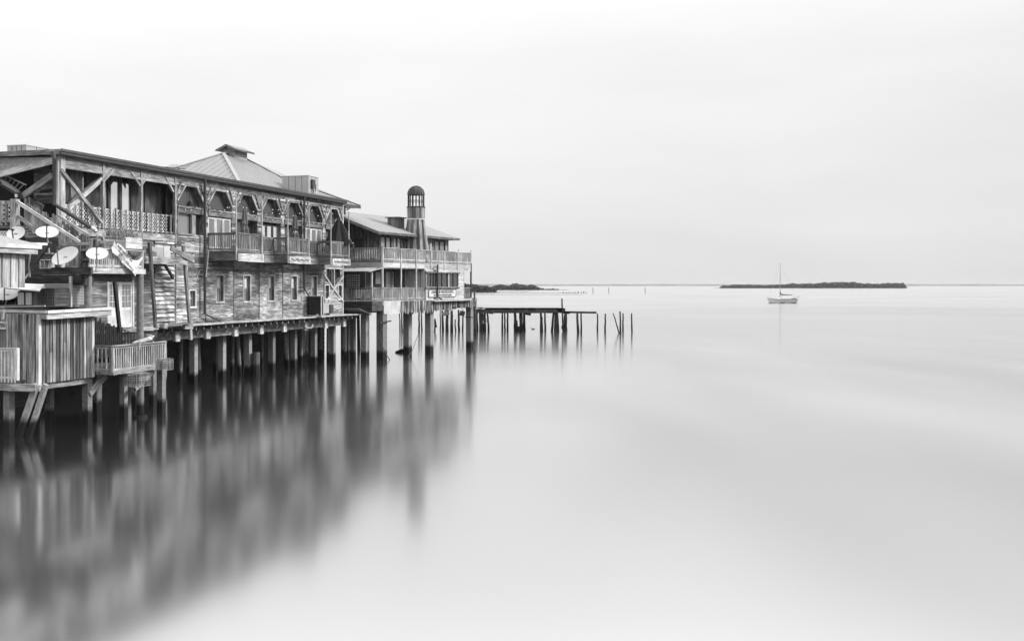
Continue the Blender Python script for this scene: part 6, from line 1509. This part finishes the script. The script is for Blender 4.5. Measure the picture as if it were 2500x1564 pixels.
def woods(name, prof, D0, depth, leaf, dens, mat='leaf', label=None, cat='woods'):
    """mangrove growth: prof [(source px, top y)], many leaf clumps filling the band under the outline"""
    mb = MB(); k_ = D0/2500
    for (xa, ya), (xb_, yb_) in zip(prof, prof[1:]):
        n = int(max(1, (xb_-xa)*k_*dens))
        for _ in range(n):
            f = rnd.random(); x = ((xa+(xb_-xa)*f)-1250)*k_; top = CAMZ+(694-(ya+(yb_-ya)*f))*k_; top *= .86+.22*mnoise.noise(Vector((x*.13, 0, D0)))+.1*mnoise.noise(Vector((x*.5, 0, D0)))
            h = top*(1-rnd.random()**1.6*.95) if rnd.random() > .25 else top*rnd.uniform(.8, 1.03)
            y = D0+rnd.random()*depth*(1.1-h/max(top, .1)*.7)
            c = Vector((x*(y/D0), y, max(.2, h))); s_ = leaf*rnd.uniform(.5, 1.3); a = Vector((rnd.gauss(0, 1), rnd.gauss(0, 1), rnd.gauss(0, 1))).normalized(); b_ = a.orthogonal().normalized(); d_ = a.cross(b_)
            tn = .35+.5*mnoise.noise(Vector((x*.12, y*.1, h*.2)))+rnd.uniform(-.2, .2)
            mb.face([c-b_*s_-d_*s_*.6, c+b_*s_-d_*s_*.6, c+b_*s_*.8+d_*s_*.6, c-b_*s_*.8+d_*s_*.6], None, max(0, min(1, tn)))
    OFF[0] = (0, 0, 0); o_ = mb.build(name, mat); tag(o_, label, cat, None, 'stuff'); return o_
jp = lambda L_: [J(x, y) for x, y in L_]
woods('mangrove_woods', jp([(-300, 130), (-60, 122), (60, 124), (130, 135), (220, 140), (300, 150), (370, 165), (415, 195), (430, 215)]), 745, 45, 1.0, 45, label='dark rounded mangrove woods on the nearer left island behind the porch corner')
woods('mangrove_woods', jp([(380, 165), (420, 150), (480, 138), (540, 142), (600, 155), (640, 132), (700, 128), (790, 132), (830, 155), (880, 140), (940, 148), (985, 178), (1010, 190)]), 1070, 70, 1.4, 40, label='farther dark mangrove woods left of the sandbar tip')
woods('mangrove_woods', jp([(1010, 191), (1045, 180), (1060, 194), (1160, 192), (1185, 178), (1200, 192), (1260, 197)]), 1070, 15, .8, 8, label='low scattered scrub trailing off the farther left island')
kp = lambda L_: [K(x, y) for x, y in L_]
woods('mangrove_woods', kp([(235, 335), (262, 315), (300, 324), (370, 308), (470, 309), (560, 312), (620, 315), (700, 314), (800, 311), (900, 304), (950, 290), (985, 302), (1050, 297), (1120, 295), (1200, 294), (1260, 286), (1340, 281), (1420, 279), (1520, 279), (1570, 285), (1640, 294), (1730, 299), (1810, 300), (1840, 292), (1900, 290), (2030, 292), (2045, 310), (2060, 332)]), 1580, 90, 2.0, 32, label='long low wooded island behind the sailing boat')
# far shore trees
# ================================================================== SAILING BOAT
DB = CAMZ*2500/45.5; kb = DB/2500
def bx(x): return (K(x, 0)[0]-1250)*kb
def bz(y): return CAMZ+(694-K(0, y)[1])*kb
cxb = bx(860)
bo = thing(W, 'sailing_boat', (cxb, DB, 0), 'white single-masted sailing boat at anchor with dark furled sail cover', 'boat')
zd_ = bz(445)
L0, L1 = bx(712), bx(985)   # bow (left) to stern
sect = []; n = 18
for i in range(n+1):
    f = i/n; x = L0+(L1-L0)*f; hb = 1.35*(sin(pi*min(1, f*1.15+.0)**.75*.62+.0)**.9 if f > 0 else 0); hb = 1.35*min(1, (f/.45))**.7 if f < .45 else 1.35-.45*((f-.45)/.55)**2
    sh = zd_+.28*(1-f)**2+.1*f*f
    dr = -.45*sin(pi*min(1, .1+f*.85))
    sect.append((x, hb, sh, dr))
def hullpt(s_, t_):   # t 0 keel .. 1 gunwale ; returns y half, z
    x, hb, sh, dr = s_; z = dr+(sh-dr)*t_; return hb*(t_**.45)*.98, z
xr = lambda s_, t_, f: s_[0]+(-.55*(t_-.2)*(1-f)**2+.35*(t_-.2)*(f**4))
mb = MB(); m2 = MB(); m3 = MB(); T_ = [0, .12, .25, .38, .5, .65, .8, .92, 1]
for i in range(n):
    for j in range(len(T_)-1):
        for sg in (-1, 1):
            P = []
            for ii, tt in ((i, T_[j]), (i+1, T_[j]), (i+1, T_[j+1]), (i, T_[j+1])):
                hy_, z = hullpt(sect[ii], tt); P.append((xr(sect[ii], tt, ii/n), DB+sg*hy_, z))
            tgt = m2 if P[2][2] < .22 else mb
            tgt.face(P if sg < 0 else P[::-1], None, .5, True)
    a, b_ = sect[i], sect[i+1]
    m3.face([(xr(a, 1, i/n), DB-a[1]*.98, a[2]-.02), (xr(b_, 1, (i+1)/n), DB-b_[1]*.98, b_[2]-.02), (xr(b_, 1, (i+1)/n), DB+b_[1]*.98, b_[2]-.02), (xr(a, 1, i/n), DB+a[1]*.98, a[2]-.02)])
s_ = sect[-1]; mb.face([(xr(s_, T_[j], 1), DB-hullpt(s_, T_[j])[0], hullpt(s_, T_[j])[1]) for j in range(3, 9)]+[(xr(s_, T_[j], 1), DB+hullpt(s_, T_[j])[0], hullpt(s_, T_[j])[1]) for j in range(8, 2, -1)])
mb.build('hull', 'hull', bo); m2.build('boot_stripe', 'black', bo); m3.build('deck', 'wood_pale', bo)
mb = MB(); pts = [(xr(q, 1, i/n), DB-q[1], q[2]) for i, q in enumerate(sect)]; mb.tube(pts, .035, 5); pts = [(xr(q, .8, i/n), DB-hullpt(q, .8)[0]-.01, hullpt(q, .8)[1]) for i, q in enumerate(sect)]; mb.tube(pts, .03, 5); mb.build('rubbing_strake', 'wood_mid', bo)
c0, c1 = bx(795), bx(925)
mb = MB(); mb.hexa([(c0+.35, DB-.6, zd_+.5), (c1, DB-.75, zd_+.5), (c0, DB+.8, zd_-.02), (c1, DB+.9, zd_-.02), (c0+.35, DB-.6, zd_+.5), (c1, DB-.6, zd_+.5), (c0, DB+.8, zd_), (c1, DB+.8, zd_)], 0) if False else mb.prism([(c0, DB-.85, zd_-.05), (c1, DB-.95, zd_-.05), (c1-.1, DB-.8, zd_+.42), (c0+.5, DB-.7, zd_+.42)], (0, 1.7, 0), .9, (1, 0, 0)); cab = mb.build('cabin', 'hull', bo)
for k in range(4):
    mb = MB(); x = c0+1.0+k*.95; mb.box(x, x+.55, DB-.93, DB-.87, zd_+.12, zd_+.26); mb.build('porthole', 'pane', cab)
mx_ = bx(824); zm = bz(86)
mb = MB(); mb.tube([(mx_, DB, zd_), (mx_+.02, DB, zm)], .11, 8, .06); mb.build('mast', 'steel', bo)
mb = MB(); mb.tube([(mx_, DB, bz(404)), (bx(945), DB, bz(402))], .06, 8); mb.build('boom', 'steel_dark', bo)
mb = MB(); pts = [(mx_+.02, DB, bz(375)), (mx_+.12, DB, bz(390)), (mx_+.5, DB, bz(397)), (bx(880), DB, bz(400)), (bx(940), DB, bz(402))]; mb.tube(pts, .26, 8, .1); mb.build('sail_cover', 'cloth', bo)
mb = MB()
for q in ((L0-.35, 0, zd_+.35), (L1+.2, 0, zd_+.2), (mx_+.1, -1.25, zd_), (mx_+.1, 1.25, zd_)): mb.tube([(mx_, DB, zm-.1), (q[0], DB+q[1], q[2])], .012, 4)
mb.build('stay', 'steel_dark', bo)
mb = MB()
for (xa, ya, xb_, yb_) in ((695, 425, 712, 440), (695, 425, 735, 432), (735, 432, 738, 447), (1020, 415, 985, 445), (960, 425, 1020, 415), (965, 425, 962, 448)): mb.tube([(bx(xa), DB-.3, bz(ya)), (bx(xb_), DB-.4, bz(yb_))], .03, 5); mb.tube([(bx(xa), DB+.3, bz(ya)), (bx(xb_), DB+.4, bz(yb_))], .03, 5)
mb.build('pulpit_rail', 'steel', bo)
mb = MB(); mb.bar((bx(690), DB, bz(440)), (bx(725), DB, bz(452)), .35, .12, tone=.8); mb.build('bowsprit', 'hull', bo)
mb = MB(); mb.box(bx(945), bx(975), DB-.5, DB+.5, zd_, zd_+.35); mb.build('cockpit_coaming', 'wood_mid', bo)

# ================================================================== HAZE
hm = bpy.data.materials.new('haze'); hm.use_nodes = True; t = hm.node_tree; t.nodes.clear()
o = N(t, 'ShaderNodeOutputMaterial'); pv = N(t, 'ShaderNodeVolumePrincipled'); t.links.new(pv.outputs[0], o.inputs['Volume'])
pv.inputs['Color'].default_value = (.5, .5, .5, 1); pv.inputs['Density'].default_value = 9e-5; pv.inputs['Anisotropy'].default_value = .1
M['haze'] = hm
mb = MB(); mb.box(-9500, 9500, -400, 14500, -3, 24); OFF[0] = (0, 0, 0); tag(mb.build('haze', 'haze'), kind='stuff')
